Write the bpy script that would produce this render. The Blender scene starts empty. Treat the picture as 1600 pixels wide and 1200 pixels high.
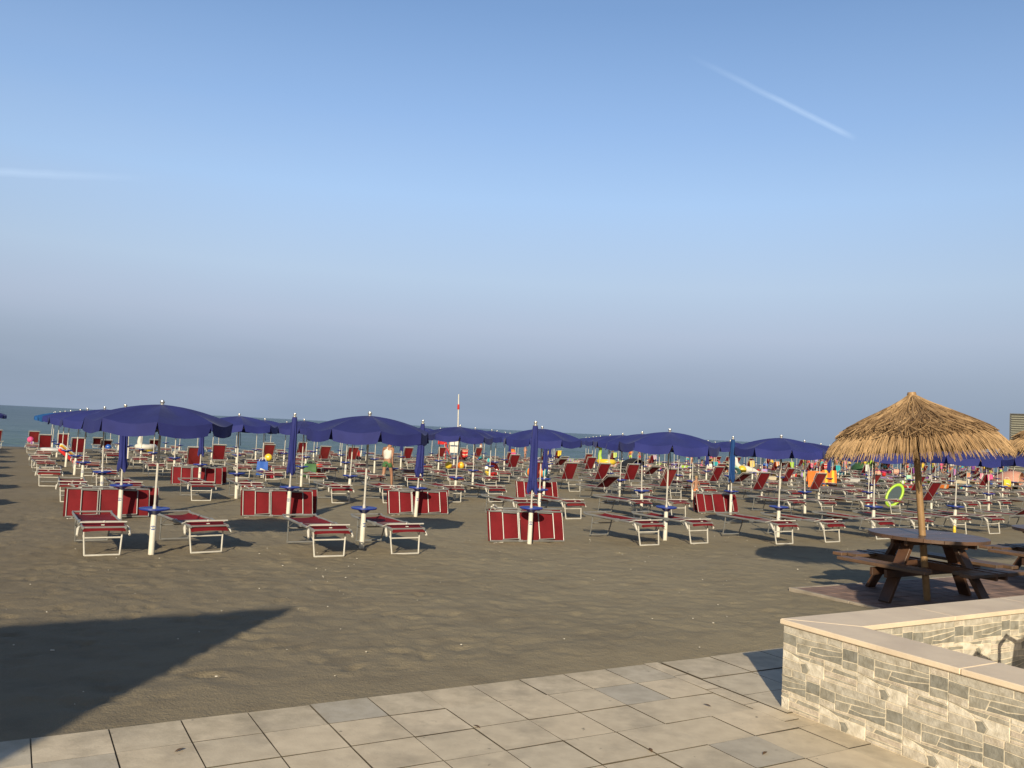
import bpy, bmesh, math, random
import numpy as np
from mathutils import Vector, Matrix, Euler
R = math.radians
C = bpy.context.scene.collection
scn = bpy.context.scene

# ------------------------------------------------------------------ camera, light, sky
ROLL = math.atan(0.0493)
PITCH = math.atan(72 * math.cos(ROLL) / 1340.0)
EYE = 1.8
cd = bpy.data.cameras.new('camera'); cam = bpy.data.objects.new('camera', cd); C.objects.link(cam)
cd.sensor_width = 36; cd.lens = 36 * 1340 / 1600.0; cd.clip_end = 100000; cd.clip_start = 0.05
cam.location = (0, 0, EYE)
cam.rotation_euler = (Matrix.Rotation(R(90) + PITCH, 4, 'X') @ Matrix.Rotation(ROLL, 4, 'Z')).to_euler()
scn.camera = cam

SUN_EL = R(22.5)
SUN_AZ = math.atan2(0.10, 1.0)                    # shadows run away from the camera, a little to the right
sd = bpy.data.lights.new('sun', 'SUN'); sun = bpy.data.objects.new('sun', sd); C.objects.link(sun)
sd.energy = 5.0; sd.angle = R(0.6); sd.color = (1.0, 0.865, 0.63)
tr = Vector((math.sin(SUN_AZ) * math.cos(SUN_EL), math.cos(SUN_AZ) * math.cos(SUN_EL), -math.sin(SUN_EL)))
sun.rotation_euler = tr.to_track_quat('-Z', 'Y').to_euler()

w = bpy.data.worlds.new('World'); scn.world = w; w.use_nodes = True
nt = w.node_tree; nt.nodes.clear(); N = nt.nodes; L = nt.links
def wn(t, **k):
    n = N.new(t)
    for a, b in k.items(): setattr(n, a, b)
    return n
def wmath(op, a, b=None, c=None, clamp=False):
    n = wn('ShaderNodeMath', operation=op, use_clamp=clamp)
    for i, x in enumerate((a, b, c)):
        if x is None: continue
        if isinstance(x, (int, float)): n.inputs[i].default_value = x
        else: L.new(x, n.inputs[i])
    return n.outputs[0]
sky = wn('ShaderNodeTexSky', sky_type='NISHITA', sun_disc=False)
sky.sun_elevation = SUN_EL; sky.sun_rotation = math.pi + SUN_AZ
sky.air_density = 1.0; sky.dust_density = 1.2; sky.ozone_density = 1.4
tc = wn('ShaderNodeTexCoord'); sep = wn('ShaderNodeSeparateXYZ'); L.new(tc.outputs['Generated'], sep.inputs[0])
def wdot(v):
    n = wn('ShaderNodeVectorMath', operation='DOT_PRODUCT'); L.new(tc.outputs['Generated'], n.inputs[0]); n.inputs[1].default_value = v
    return n.outputs['Value']
# layer of thin grey-lilac haze low over the sea, paler band above it
ramp = wn('ShaderNodeValToRGB'); L.new(sep.outputs['Z'], ramp.inputs[0])
cr = ramp.color_ramp
SKY = [(0.0, (.270, .350, .480)), (.035, (.285, .362, .495)), (.07, (.350, .425, .560)), (.115, (.460, .545, .700)), (.17, (.500, .640, .830)),
       (.26, (.435, .640, .950)), (.34, (.330, .530, .880)), (.45, (.222, .390, .710)), (1.0, (.060, .110, .24))]
while len(cr.elements) < len(SKY): cr.elements.new(.5)
for el, (p, c) in zip(cr.elements, SKY):
    el.position = p; el.color = (*c, 1)
scale10 = wn('ShaderNodeVectorMath', operation='SCALE'); L.new(ramp.outputs[0], scale10.inputs[0]); scale10.inputs['Scale'].default_value = 1 / .06
mixh = wn('ShaderNodeMix', data_type='RGBA'); L.new(sky.outputs[0], mixh.inputs['A']); L.new(scale10.outputs[0], mixh.inputs['B'])
# how much thin high haze lies over the clear air: most toward the sea, none overhead and behind
front = wmath('MULTIPLY_ADD', wdot((0, 1, 0)), .9, .15, clamp=True)
mixh.inputs['Factor'].default_value = .8
L.new(wmath('MULTIPLY', front, .93), mixh.inputs['Factor'])
# soft uneven cirrus, stretched sideways
mp = wn('ShaderNodeMapping'); L.new(tc.outputs['Generated'], mp.inputs[0]); mp.inputs['Scale'].default_value = (1.6, 1.6, 11); mp.inputs['Rotation'].default_value = (0, R(5), 0)
nz = wn('ShaderNodeTexNoise'); L.new(mp.outputs[0], nz.inputs['Vector']); nz.inputs['Scale'].default_value = 1.6; nz.inputs['Detail'].default_value = 5; nz.inputs['Roughness'].default_value = .5
cir = wmath('MULTIPLY', wmath('SUBTRACT', nz.outputs[0], .42, clamp=True), .75)
left = wmath('MULTIPLY_ADD', sep.outputs['X'], -.9, .5, clamp=True)
cir = wmath('MULTIPLY', cir, wmath('MULTIPLY_ADD', left, .9, .25))
cir = wmath('MULTIPLY', cir, wmath('SUBTRACT', 1.0, wmath('MULTIPLY', sep.outputs['Z'], 2.4), clamp=True))
mixc = wn('ShaderNodeMix', data_type='RGBA'); L.new(mixh.outputs['Result'], mixc.inputs['A']); mixc.inputs['B'].default_value = (8.6, 9.6, 12.2, 1); L.new(cir, mixc.inputs['Factor'])
last = mixc.outputs['Result']
def contrail(a, b, width, strength, fade0, fade1):
    global last
    a = Vector(a).normalized(); b = Vector(b).normalized()
    n_ = a.cross(b).normalized(); m_ = (b - a); ln = m_.length; m_ = m_ / ln; a0 = a.dot(m_)
    nd = wn('ShaderNodeTexNoise'); L.new(tc.outputs['Generated'], nd.inputs['Vector']); nd.inputs['Scale'].default_value = 26; nd.inputs['Detail'].default_value = 4
    wob = wmath('MULTIPLY_ADD', nd.outputs[0], width * .9, -width * .45)
    dist = wmath('ABSOLUTE', wmath('ADD', wdot(n_), wob))
    core = wmath('SUBTRACT', 1.0, wmath('DIVIDE', dist, width), clamp=True)
    core = wmath('POWER', core, .8)
    t = wmath('DIVIDE', wmath('SUBTRACT', wdot(m_), a0), ln)
    f0 = wmath('DIVIDE', t, fade0, clamp=True); f1 = wmath('DIVIDE', wmath('SUBTRACT', 1.0, t), fade1, clamp=True)
    infront = wmath('GREATER_THAN', wdot((a + b).normalized()), .5)
    fac = wmath('MULTIPLY', wmath('MULTIPLY', wmath('MULTIPLY', core, f0), wmath('MULTIPLY', f1, infront)), wmath('MULTIPLY_ADD', nd.outputs[0], strength, strength * .5))
    mx = wn('ShaderNodeMix', data_type='RGBA'); L.new(last, mx.inputs['A']); mx.inputs['B'].default_value = (10.5, 13.5, 17.5, 1); L.new(fac, mx.inputs['Factor'])
    last = mx.outputs['Result']
contrail((.1706, .8961, .4098), (.3480, .8808, .3205), .0037, .38, .6, .10)
contrail((-.62, .755, .205), (-.3867, .8891, .245), .0050, .28, .1, .35)
bg = wn('ShaderNodeBackground'); L.new(last, bg.inputs[0]); bg.inputs[1].default_value = .06
out = wn('ShaderNodeOutputWorld'); L.new(bg.outputs[0], out.inputs[0])
scn.view_settings.view_transform = 'Standard'; scn.view_settings.look = 'None'
scn.view_settings.exposure = 0.0; scn.view_settings.gamma = 1.0; scn.view_settings.use_curve_mapping = False
scn.cycles.max_bounces = 6; scn.cycles.transparent_max_bounces = 8

# ------------------------------------------------------------------ the beach grid: u runs along the shore, s runs to the sea
AL = R(30.1)
EU = Vector((math.cos(AL), math.sin(AL), 0)); ES = Vector((-math.sin(AL), math.cos(AL), 0))
def P(u, s, z=0.0): return Vector((u * EU.x + s * ES.x, u * EU.y + s * ES.y, z))
def US(x, y): return x * EU.x + y * EU.y, x * ES.x + y * ES.y
SEA = -0.95
def shore(u): 
    t = np.clip((np.asarray(u, float) - 15) / 40, 0, 1); return 66.5 + 8.5 * t * t * (3 - 2 * t)
def gz(u, s):
    u = np.asarray(u, float); s = np.asarray(s, float)
    z = -0.2 * np.clip((s - 6) / 7, 0, 1) - 0.0105 * np.clip(s - 13, 0, 43)
    sh = shore(u); t = np.clip((s - 56) / (sh - 56), 0, 6)
    return z + (SEA + .6515) * t
def gzf(u, s): return float(gz(u, s))

# ------------------------------------------------------------------ helpers
def tag(o, label=None, cat=None, group=None, kind=None):
    if label: o['label'] = label
    if cat: o['category'] = cat
    if group: o['group'] = group
    if kind: o['kind'] = kind
    return o
def empty(name, loc=(0, 0, 0), rz=0.0, parent=None):
    o = bpy.data.objects.new(name, None); C.objects.link(o); o.location = loc; o.rotation_euler = (0, 0, rz)
    o.empty_display_size = .1
    if parent: o.parent = parent
    return o
def copy_tree(o, parent=None):
    c = o.copy(); C.objects.link(c)
    c.parent = parent
    for ch in list(o.children): copy_tree(ch, c)
    return c
class MB:
    def __init__(s): s.v = []; s.f = []; s.m = []; s.t = []
    def add(s, vs, fs, m=0, t=0.5):
        b = len(s.v); s.v += [tuple(x) for x in vs]; s.f += [tuple(b + i for i in f) for f in fs]; s.m += [m] * len(fs); s.t += [t] * len(fs)
    def box(s, c, size, rot=None, m=0, t=.5):
        x, y, z = (q / 2 for q in size); pts = [Vector(p) for p in ((-x, -y, -z), (x, -y, -z), (x, y, -z), (-x, y, -z), (-x, -y, z), (x, -y, z), (x, y, z), (-x, y, z))]
        if rot is not None: pts = [rot @ p for p in pts]
        c = Vector(c)
        s.add([p + c for p in pts], [(0, 3, 2, 1), (4, 5, 6, 7), (0, 1, 5, 4), (1, 2, 6, 5), (2, 3, 7, 6), (3, 0, 4, 7)], m, t)
    def beam(s, a, b, wd, th, m=0, t=.5, up=(0, 0, 1)):
        a = Vector(a); b = Vector(b); d = (b - a); ln = d.length; d.normalize()
        upv = Vector(up)
        if abs(d.dot(upv)) > .98: upv = Vector((0, 1, 0))
        x = d.cross(upv).normalized(); z = x.cross(d).normalized()
        s.box((a + b) / 2, (wd, ln, th), Matrix((x, d, z)).transposed(), m, t)
    def path(s, pts, r, n=8, m=0, t=.5, caps=True, closed=False):
        pts = [Vector(p) for p in pts]; k = len(pts); rr = r if isinstance(r, (list, tuple)) else [r] * k
        rings = []; prevx = None
        for i, p in enumerate(pts):
            if closed: d = (pts[(i + 1) % k] - pts[i - 1])
            else: d = (pts[min(i + 1, k - 1)] - pts[max(i - 1, 0)])
            d.normalize()
            if prevx is None:
                a = Vector((0, 0, 1)) if abs(d.z) < .9 else Vector((1, 0, 0)); x = d.cross(a).normalized()
            else: x = (prevx - d * prevx.dot(d)).normalized()
            prevx = x; y = d.cross(x)
            rings.append([p + (x * math.cos(2 * math.pi * j / n) + y * math.sin(2 * math.pi * j / n)) * rr[i] for j in range(n)])
        vs = [q for ring in rings for q in ring]; fs = []
        for i in range(k if closed else k - 1):
            a = i * n; b = ((i + 1) % k) * n
            for j in range(n): fs.append((a + j, a + (j + 1) % n, b + (j + 1) % n, b + j))
        if caps and not closed: fs.append(tuple(range(n - 1, -1, -1))); fs.append(tuple((k - 1) * n + j for j in range(n)))
        s.add(vs, fs, m, t)
    def tube(s, a, b, r, r1=None, n=8, m=0, t=.5): s.path([a, b], [r, r if r1 is None else r1], n, m, t)
    def lathe(s, prof, n=16, m=0, t=.5, c=(0, 0, 0), sc=(1, 1, 1)):
        vs = []; fs = []; c = Vector(c)
        for r, z in prof:
            for j in range(n):
                a = 2 * math.pi * j / n; vs.append(c + Vector((r * math.cos(a) * sc[0], r * math.sin(a) * sc[1], z * sc[2])))
        for i in range(len(prof) - 1):
            for j in range(n): fs.append((i * n + j, i * n + (j + 1) % n, (i + 1) * n + (j + 1) % n, (i + 1) * n + j))
        fs.append(tuple(range(n - 1, -1, -1))); fs.append(tuple((len(prof) - 1) * n + j for j in range(n)))
        s.add(vs, fs, m, t)
    def ball(s, c, r, n=12, m=0, t=.5, sc=(1, 1, 1)):
        k = max(4, n // 2); s.lathe([(max(1e-4, r * math.sin(math.pi * i / k)), -r * math.cos(math.pi * i / k)) for i in range(k + 1)], n, m, t, c, sc)
    def torus(s, c, R0, r, n=20, k=8, m=0, t=.5, rot=None, sc=(1, 1, 1)):
        c = Vector(c); pts = []
        for i in range(n):
            a = 2 * math.pi * i / n; p = Vector((R0 * math.cos(a) * sc[0], R0 * math.sin(a) * sc[1], 0))
            if rot is not None: p = rot @ p
            pts.append(c + p)
        s.path(pts, r, k, m, t, closed=True)
    def sheet(s, fn, nu, nv, m=0, t=.5, th=0.0):
        vs = [fn(i / nu, j / nv) for j in range(nv + 1) for i in range(nu + 1)]
        fs = [(j * (nu + 1) + i, j * (nu + 1) + i + 1, (j + 1) * (nu + 1) + i + 1, (j + 1) * (nu + 1) + i) for j in range(nv) for i in range(nu)]
        if th:
            b = len(vs); vs2 = [Vector(v) - Vector((0, 0, th)) for v in vs]
            fs += [tuple(b + q for q in reversed(f)) for f in fs]
            edge = [(i, i + 1) for i in range(nu)] + [((j) * (nu + 1) + nu, (j + 1) * (nu + 1) + nu) for j in range(nv)] + [(nv * (nu + 1) + i + 1, nv * (nu + 1) + i) for i in range(nu)] + [((j + 1) * (nu + 1), j * (nu + 1)) for j in range(nv)]
            fs += [(q, p, b + p, b + q) for p, q in edge]; vs = list(vs) + vs2
        s.add(vs, fs, m, t)
    def merge(s, o, moff=0, mat=None):
        b = len(s.v); s.v += o.v if mat is None else [tuple(mat @ Vector(v)) for v in o.v]
        s.f += [tuple(b + i for i in f) for f in o.f]; s.m += [m + moff for m in o.m]; s.t += o.t
    def xf(s, M):
        s.v = [tuple(M @ Vector(v)) for v in s.v]; return s
    def mesh(s, name, mats, bevel=0, smooth=40):
        me = bpy.data.meshes.new(name); me.from_pydata(s.v, [], s.f)
        if bevel:
            at0 = me.attributes.new('tint', 'FLOAT', 'FACE'); at0.data.foreach_set('value', s.t)
            me.polygons.foreach_set('material_index', s.m)
            bm = bmesh.new(); bm.from_mesh(me)
            es = [e for e in bm.edges if len(e.link_faces) == 2 and e.calc_face_angle(0) > .6]
            bmesh.ops.bevel(bm, geom=es, offset=bevel, segments=1, affect='EDGES', clamp_overlap=True)
            bm.to_mesh(me); bm.free()
        else:
            me.polygons.foreach_set('material_index', s.m)
            at = me.attributes.new('tint', 'FLOAT', 'FACE'); at.data.foreach_set('value', s.t)
        for m in (mats if isinstance(mats, (list, tuple)) else [mats]): me.materials.append(m)
        if smooth:
            me.polygons.foreach_set('use_smooth', [True] * len(me.polygons)); me.set_sharp_from_angle(angle=R(smooth))
        me.update(); return me
    def build(s, name, mats, parent=None, bevel=0, smooth=40, **k):
        o = bpy.data.objects.new(name, s.mesh(name, mats, bevel, smooth)); C.objects.link(o)
        if parent: o.parent = parent
        return o

# ------------------------------------------------------------------ materials
def mat(name, col, rough=.6, metal=0, var=.12, vscale=8, bump=0, bscale=60, spec=.5, col2=None, tint=None, detail=4, trans=0, sheen=0):
    """principled surface; noise mixes col with col2, the face attribute 'tint' mixes in tint"""
    m = bpy.data.materials.new(name); m.use_nodes = True; t = m.node_tree; p = t.nodes['Principled BSDF']
    p.inputs['Roughness'].default_value = rough; p.inputs['Metallic'].default_value = metal; p.inputs['Specular IOR Level'].default_value = spec
    p.inputs['Sheen Weight'].default_value = sheen; p.inputs['Sheen Roughness'].default_value = .45; p.inputs['Sheen Tint'].default_value = (.75, .8, 1, 1)
    tcn = t.nodes.new('ShaderNodeTexCoord'); nz = t.nodes.new('ShaderNodeTexNoise'); nz.inputs['Scale'].default_value = vscale; nz.inputs['Detail'].default_value = detail
    t.links.new(tcn.outputs['Object'], nz.inputs['Vector'])
    c2 = col2 or tuple(c * (1 - var * 2) for c in col)
    mx = t.nodes.new('ShaderNodeMix'); mx.data_type = 'RGBA'; mx.inputs['A'].default_value = (*col, 1); mx.inputs['B'].default_value = (*c2, 1)
    rr = t.nodes.new('ShaderNodeMapRange'); rr.inputs['From Min'].default_value = .35; rr.inputs['From Max'].default_value = .68
    t.links.new(nz.outputs[0], rr.inputs['Value']); t.links.new(rr.outputs[0], mx.inputs['Factor']); last = mx.outputs['Result']
    if tint:
        at = t.nodes.new('ShaderNodeAttribute'); at.attribute_name = 'tint'
        rp = t.nodes.new('ShaderNodeValToRGB'); el = rp.color_ramp
        while len(el.elements) < len(tint): el.elements.new(.5)
        for q, (pos, c) in zip(el.elements, tint): q.position = pos; q.color = (*c, 1)
        t.links.new(at.outputs['Fac'], rp.inputs[0])
        mm = t.nodes.new('ShaderNodeMix'); mm.data_type = 'RGBA'; mm.blend_type = 'MULTIPLY'; mm.inputs['Factor'].default_value = 1
        t.links.new(last, mm.inputs['A']); t.links.new(rp.outputs[0], mm.inputs['B']); last = mm.outputs['Result']
    t.links.new(last, p.inputs['Base Color'])
    if bump:
        nb = t.nodes.new('ShaderNodeTexNoise'); nb.inputs['Scale'].default_value = bscale; nb.inputs['Detail'].default_value = 4; t.links.new(tcn.outputs['Object'], nb.inputs['Vector'])
        b = t.nodes.new('ShaderNodeBump'); b.inputs['Strength'].default_value = 1; b.inputs['Distance'].default_value = bump
        t.links.new(nb.outputs[0], b.inputs['Height']); t.links.new(b.outputs[0], p.inputs['Normal'])
    if trans:
        tb = t.nodes.new('ShaderNodeBsdfTranslucent'); ms = t.nodes.new('ShaderNodeMixShader'); ms.inputs[0].default_value = trans
        t.links.new(last, tb.inputs['Color']); t.links.new(p.outputs[0], ms.inputs[1]); t.links.new(tb.outputs[0], ms.inputs[2])
        t.links.new(ms.outputs[0], t.nodes['Material Output'].inputs['Surface'])
    return m
M = {}
M['navy'] = mat('navy_fabric', (.027, .036, .205), .75, var=.12, vscale=2.2, bump=.005, bscale=9, spec=.3, trans=.06, sheen=.07)
M['navy2'] = mat('deep_blue_fabric', (.024, .031, .172), .75, var=.15, vscale=2, bump=.005, bscale=9, spec=.3, trans=.06, sheen=.07)
M['azure'] = mat('faded_blue_fabric', (.020, .120, .380), .75, var=.15, vscale=2, bump=.004, bscale=9, spec=.3, trans=.10)
M['teal'] = mat('teal_blue_fabric', (.012, .065, .240), .75, var=.15, vscale=2, bump=.004, bscale=9, spec=.3)
M['red'] = mat('red_mesh_fabric', (.205, .0135, .020), .75, var=.16, vscale=3, bump=.001, bscale=300, spec=.2, trans=.05)
M['red2'] = mat('faded_red_fabric', (.250, .028, .030), .75, var=.2, vscale=3, bump=.001, bscale=300, spec=.2, trans=.05)
M['alu'] = mat('dull_aluminium', (.33, .335, .33), .45, .35, var=.12, vscale=5)
M['whitealu'] = mat('white_lacquer_tube', (.62, .60, .55), .45, var=.10, vscale=6)
M['plastic'] = mat('white_plastic', (.72, .69, .62), .4, var=.06, vscale=9)
M['post'] = mat('white_pvc', (.76, .74, .66), .42, var=.06, vscale=4, col2=(.64, .60, .51))
M['tray'] = mat('blue_plastic', (.022, .045, .330), .35, var=.08, vscale=5)
M['emblemblue'] = mat('emblem_blue', (.03, .10, .36), .5)
M['silver'] = mat('brushed_steel', (.62, .61, .58), .3, .75, var=.05)
M['skin'] = mat('tanned_skin', (.42, .22, .14), .55, var=.08)
M['hair'] = mat('dark_hair', (.025, .018, .014), .6)
M['wood'] = mat('stained_wood', (.150, .070, .036), .45, var=.3, vscale=3, bump=.002, bscale=30, col2=(.065, .036, .024))
M['topwood'] = mat('worn_table_boards', (.135, .078, .052), .4, var=.2, vscale=4, bump=.0015, bscale=40, col2=(.085, .056, .044), tint=[(0, (.8, .8, .8)), (1, (1.15, 1.1, 1.05))])
M['benchwood'] = mat('worn_bench_boards', (.210, .120, .070), .55, var=.2, vscale=5, bump=.002, bscale=40, col2=(.110, .078, .056), tint=[(0, (.75, .75, .75)), (1, (1.2, 1.1, 1.0))])
M['pole'] = mat('varnished_pole', (.42, .26, .12), .5, var=.2, vscale=4, col2=(.26, .16, .08))
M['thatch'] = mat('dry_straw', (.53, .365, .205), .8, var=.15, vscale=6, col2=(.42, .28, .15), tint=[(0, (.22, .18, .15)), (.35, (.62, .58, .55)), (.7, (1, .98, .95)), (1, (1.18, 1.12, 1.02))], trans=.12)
M['coping'] = mat('beige_stone_slab', (.86, .715, .54), .6, var=.1, vscale=3, bump=.0015, bscale=25, col2=(.72, .59, .45), detail=8)
M['mortar'] = mat('cream_mortar', (.80, .71, .56), .9, var=.1, vscale=20, bump=.002, bscale=90)
M['stone'] = mat('cladding_stone', (.98, .98, .98), .8, vscale=20, bump=.004, bscale=60, col2=(.64, .62, .58), detail=12,
                 tint=[(0, (.30, .295, .265)), (.18, (.42, .40, .345)), (.38, (.58, .545, .475)), (.58, (.70, .64, .55)), (.72, (.66, .575, .49)), (.86, (.86, .80, .69)), (1, (.86, .80, .69))])
M['redpaver'] = mat('red_concrete_paver', (.30, .205, .165), .85, var=.2, vscale=5, bump=.002, bscale=40, tint=[(0, (.75, .75, .8)), (1, (1.15, 1.1, 1.1))])
M['kerb'] = mat('pale_concrete_edging', (.42, .36, .29), .85, var=.15, vscale=6, bump=.002)

def sand_mat():
    m = bpy.data.materials.new('dark_beach_sand'); m.use_nodes = True; t = m.node_tree; p = t.nodes['Principled BSDF']; n = t.nodes; l = t.links
    g = n.new('ShaderNodeTexCoord')
    def noise(sc, det=6, rough=.55):
        q = n.new('ShaderNodeTexNoise'); q.inputs['Scale'].default_value = sc; q.inputs['Detail'].default_value = det; q.inputs['Roughness'].default_value = rough; l.new(g.outputs['Object'], q.inputs['Vector']); return q.outputs[0]
    def mix(f, a, b):
        q = n.new('ShaderNodeMix'); q.data_type = 'RGBA'
        for k, v in (('Factor', f), ('A', a), ('B', b)):
            if isinstance(v, tuple): q.inputs[k].default_value = (*v, 1)
            else: l.new(v, q.inputs[k])
        return q.outputs['Result']
    def rng(v, a, b):
        q = n.new('ShaderNodeMapRange'); q.inputs['From Min'].default_value = a; q.inputs['From Max'].default_value = b; l.new(v, q.inputs['Value']); return q.outputs[0]
    c = mix(rng(noise(.35, 5), .35, .65), (.322, .274, .184), (.278, .238, .160))
    c = mix(rng(noise(2.5, 6), .5, .78), c, (.215, .182, .124))
    c = mix(rng(noise(240, 2), .45, .8), c, (.37, .31, .22))
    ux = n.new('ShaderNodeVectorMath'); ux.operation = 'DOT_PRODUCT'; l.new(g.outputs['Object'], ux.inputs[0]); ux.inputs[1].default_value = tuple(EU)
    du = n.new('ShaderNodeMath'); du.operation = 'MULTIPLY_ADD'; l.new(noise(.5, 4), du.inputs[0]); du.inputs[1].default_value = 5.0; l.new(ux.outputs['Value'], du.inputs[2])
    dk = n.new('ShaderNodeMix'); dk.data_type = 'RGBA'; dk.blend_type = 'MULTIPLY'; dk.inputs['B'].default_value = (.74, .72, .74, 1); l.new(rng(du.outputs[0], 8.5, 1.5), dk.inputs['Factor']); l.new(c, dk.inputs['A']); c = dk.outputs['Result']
    # damp belt by the water
    sx = n.new('ShaderNodeVectorMath'); sx.operation = 'DOT_PRODUCT'; l.new(g.outputs['Object'], sx.inputs[0]); sx.inputs[1].default_value = tuple(ES)
    c = mix(rng(sx.outputs['Value'], 61, 70), c, (.095, .082, .066))
    l.new(c, p.inputs['Base Color']); p.inputs['Roughness'].default_value = .95; p.inputs['Specular IOR Level'].default_value = .2
    b1 = n.new('ShaderNodeBump'); b1.inputs['Distance'].default_value = .014; b1.inputs['Strength'].default_value = .8; l.new(noise(15, 6, .65), b1.inputs['Height'])
    b2 = n.new('ShaderNodeBump'); b2.inputs['Distance'].default_value = .006; b2.inputs['Strength'].default_value = .8; l.new(noise(60, 5, .6), b2.inputs['Height']); l.new(b1.outputs[0], b2.inputs['Normal'])
    l.new(b2.outputs[0], p.inputs['Normal'])
    return m
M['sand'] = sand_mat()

def paver_mat():
    m = mat('concrete_paving_tile', (1, 1, 1), .8, vscale=9, bump=.0015, bscale=70, col2=(.86, .85, .84), detail=8,
            tint=[(0, (.52, .475, .395)), (.15, (.58, .52, .42)), (.3, (.64, .56, .43)), (.6, (.69, .585, .43)), (1, (.74, .63, .47))])
    t = m.node_tree; n = t.nodes; l = t.links; p = n['Principled BSDF']
    src = p.inputs['Base Color'].links[0].from_socket
    g = n.new('ShaderNodeTexCoord'); q = n.new('ShaderNodeTexNoise'); q.inputs['Scale'].default_value = 2.6; q.inputs['Detail'].default_value = 7; q.inputs['Roughness'].default_value = .6
    l.new(g.outputs['Object'], q.inputs['Vector'])
    r = n.new('ShaderNodeMapRange'); r.inputs['From Min'].default_value = .50; r.inputs['From Max'].default_value = .78; r.inputs['To Max'].default_value = .65; l.new(q.outputs[0], r.inputs['Value'])
    mx = n.new('ShaderNodeMix'); mx.data_type = 'RGBA'; l.new(r.outputs[0], mx.inputs['Factor']); l.new(src, mx.inputs['A']); mx.inputs['B'].default_value = (.25, .215, .165, 1)
    q2 = n.new('ShaderNodeTexNoise'); q2.inputs['Scale'].default_value = 16; q2.inputs['Detail'].default_value = 6; l.new(g.outputs['Object'], q2.inputs['Vector'])
    r2 = n.new('ShaderNodeMapRange'); r2.inputs['From Min'].default_value = .69; r2.inputs['From Max'].default_value = .75; r2.inputs['To Max'].default_value = .75; l.new(q2.outputs[0], r2.inputs['Value'])
    m2 = n.new('ShaderNodeMix'); m2.data_type = 'RGBA'; l.new(r2.outputs[0], m2.inputs['Factor']); l.new(mx.outputs['Result'], m2.inputs['A']); m2.inputs['B'].default_value = (.12, .10, .075, 1)
    dv = n.new('ShaderNodeVectorMath'); dv.operation = 'DOT_PRODUCT'; l.new(g.outputs['Object'], dv.inputs[0]); dv.inputs[1].default_value = tuple(ES)
    q3 = n.new('ShaderNodeTexNoise'); q3.inputs['Scale'].default_value = 5; q3.inputs['Detail'].default_value = 9; q3.inputs['Roughness'].default_value = .7; l.new(g.outputs['Object'], q3.inputs['Vector'])
    ad = n.new('ShaderNodeMath'); ad.operation = 'MULTIPLY_ADD'; l.new(q3.outputs[0], ad.inputs[0]); ad.inputs[1].default_value = 3.2; l.new(dv.outputs['Value'], ad.inputs[2])
    r3 = n.new('ShaderNodeMapRange'); r3.inputs['From Min'].default_value = 6.6; r3.inputs['From Max'].default_value = 7.6; r3.inputs['To Max'].default_value = .8; l.new(ad.outputs[0], r3.inputs['Value'])
    m3 = n.new('ShaderNodeMix'); m3.data_type = 'RGBA'; l.new(r3.outputs[0], m3.inputs['Factor']); l.new(m2.outputs['Result'], m3.inputs['A']); m3.inputs['B'].default_value = (.36, .305, .21, 1)
    l.new(m3.outputs['Result'], p.inputs['Base Color']); return m
M['tile'] = paver_mat()

def sea_mat():
    m = bpy.data.materials.new('sea_water'); m.use_nodes = True; t = m.node_tree; p = t.nodes['Principled BSDF']; n = t.nodes; l = t.links
    g = n.new('ShaderNodeTexCoord'); mp = n.new('ShaderNodeMapping'); mp.inputs['Rotation'].default_value = (0, 0, -AL); mp.inputs['Scale'].default_value = (.22, 1, 1); l.new(g.outputs['Object'], mp.inputs[0])
    a = n.new('ShaderNodeTexNoise'); a.inputs['Scale'].default_value = .9; a.inputs['Detail'].default_value = 6; a.inputs['Roughness'].default_value = .6; l.new(mp.outputs[0], a.inputs['Vector'])
    b = n.new('ShaderNodeBump'); b.inputs['Distance'].default_value = .7; b.inputs['Strength'].default_value = 1; l.new(a.outputs[0], b.inputs['Height'])
    l.new(b.outputs[0], p.inputs['Normal'])
    c = n.new('ShaderNodeTexNoise'); c.inputs['Scale'].default_value = .035; c.inputs['Detail'].default_value = 10; c.inputs['Roughness'].default_value = .78; l.new(mp.outputs[0], c.inputs['Vector'])
    r = n.new('ShaderNodeMapRange'); r.inputs['From Min'].default_value = .38; r.inputs['From Max'].default_value = .60; l.new(c.outputs[0], r.inputs['Value'])
    mx = n.new('ShaderNodeMix'); mx.data_type = 'RGBA'; l.new(r.outputs[0], mx.inputs['Factor']); mx.inputs['A'].default_value = (.025, .052, .074, 1); mx.inputs['B'].default_value = (.140, .195, .225, 1)
    sx = n.new('ShaderNodeVectorMath'); sx.operation = 'DOT_PRODUCT'; l.new(g.outputs['Object'], sx.inputs[0]); sx.inputs[1].default_value = tuple(ES)
    rs = n.new('ShaderNodeMapRange'); rs.inputs['From Min'].default_value = 68; rs.inputs['From Max'].default_value = 200; l.new(sx.outputs['Value'], rs.inputs['Value'])
    m2 = n.new('ShaderNodeMix'); m2.data_type = 'RGBA'; l.new(rs.outputs[0], m2.inputs['Factor']); m2.inputs['A'].default_value = (.105, .165, .178, 1); l.new(mx.outputs['Result'], m2.inputs['B'])
    l.new(m2.outputs['Result'], p.inputs['Base Color'])
    p.inputs['Roughness'].default_value = .35; p.inputs['Specular IOR Level'].default_value = .28; p.inputs['IOR'].default_value = 1.33
    return m
M['sea'] = sea_mat()

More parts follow.
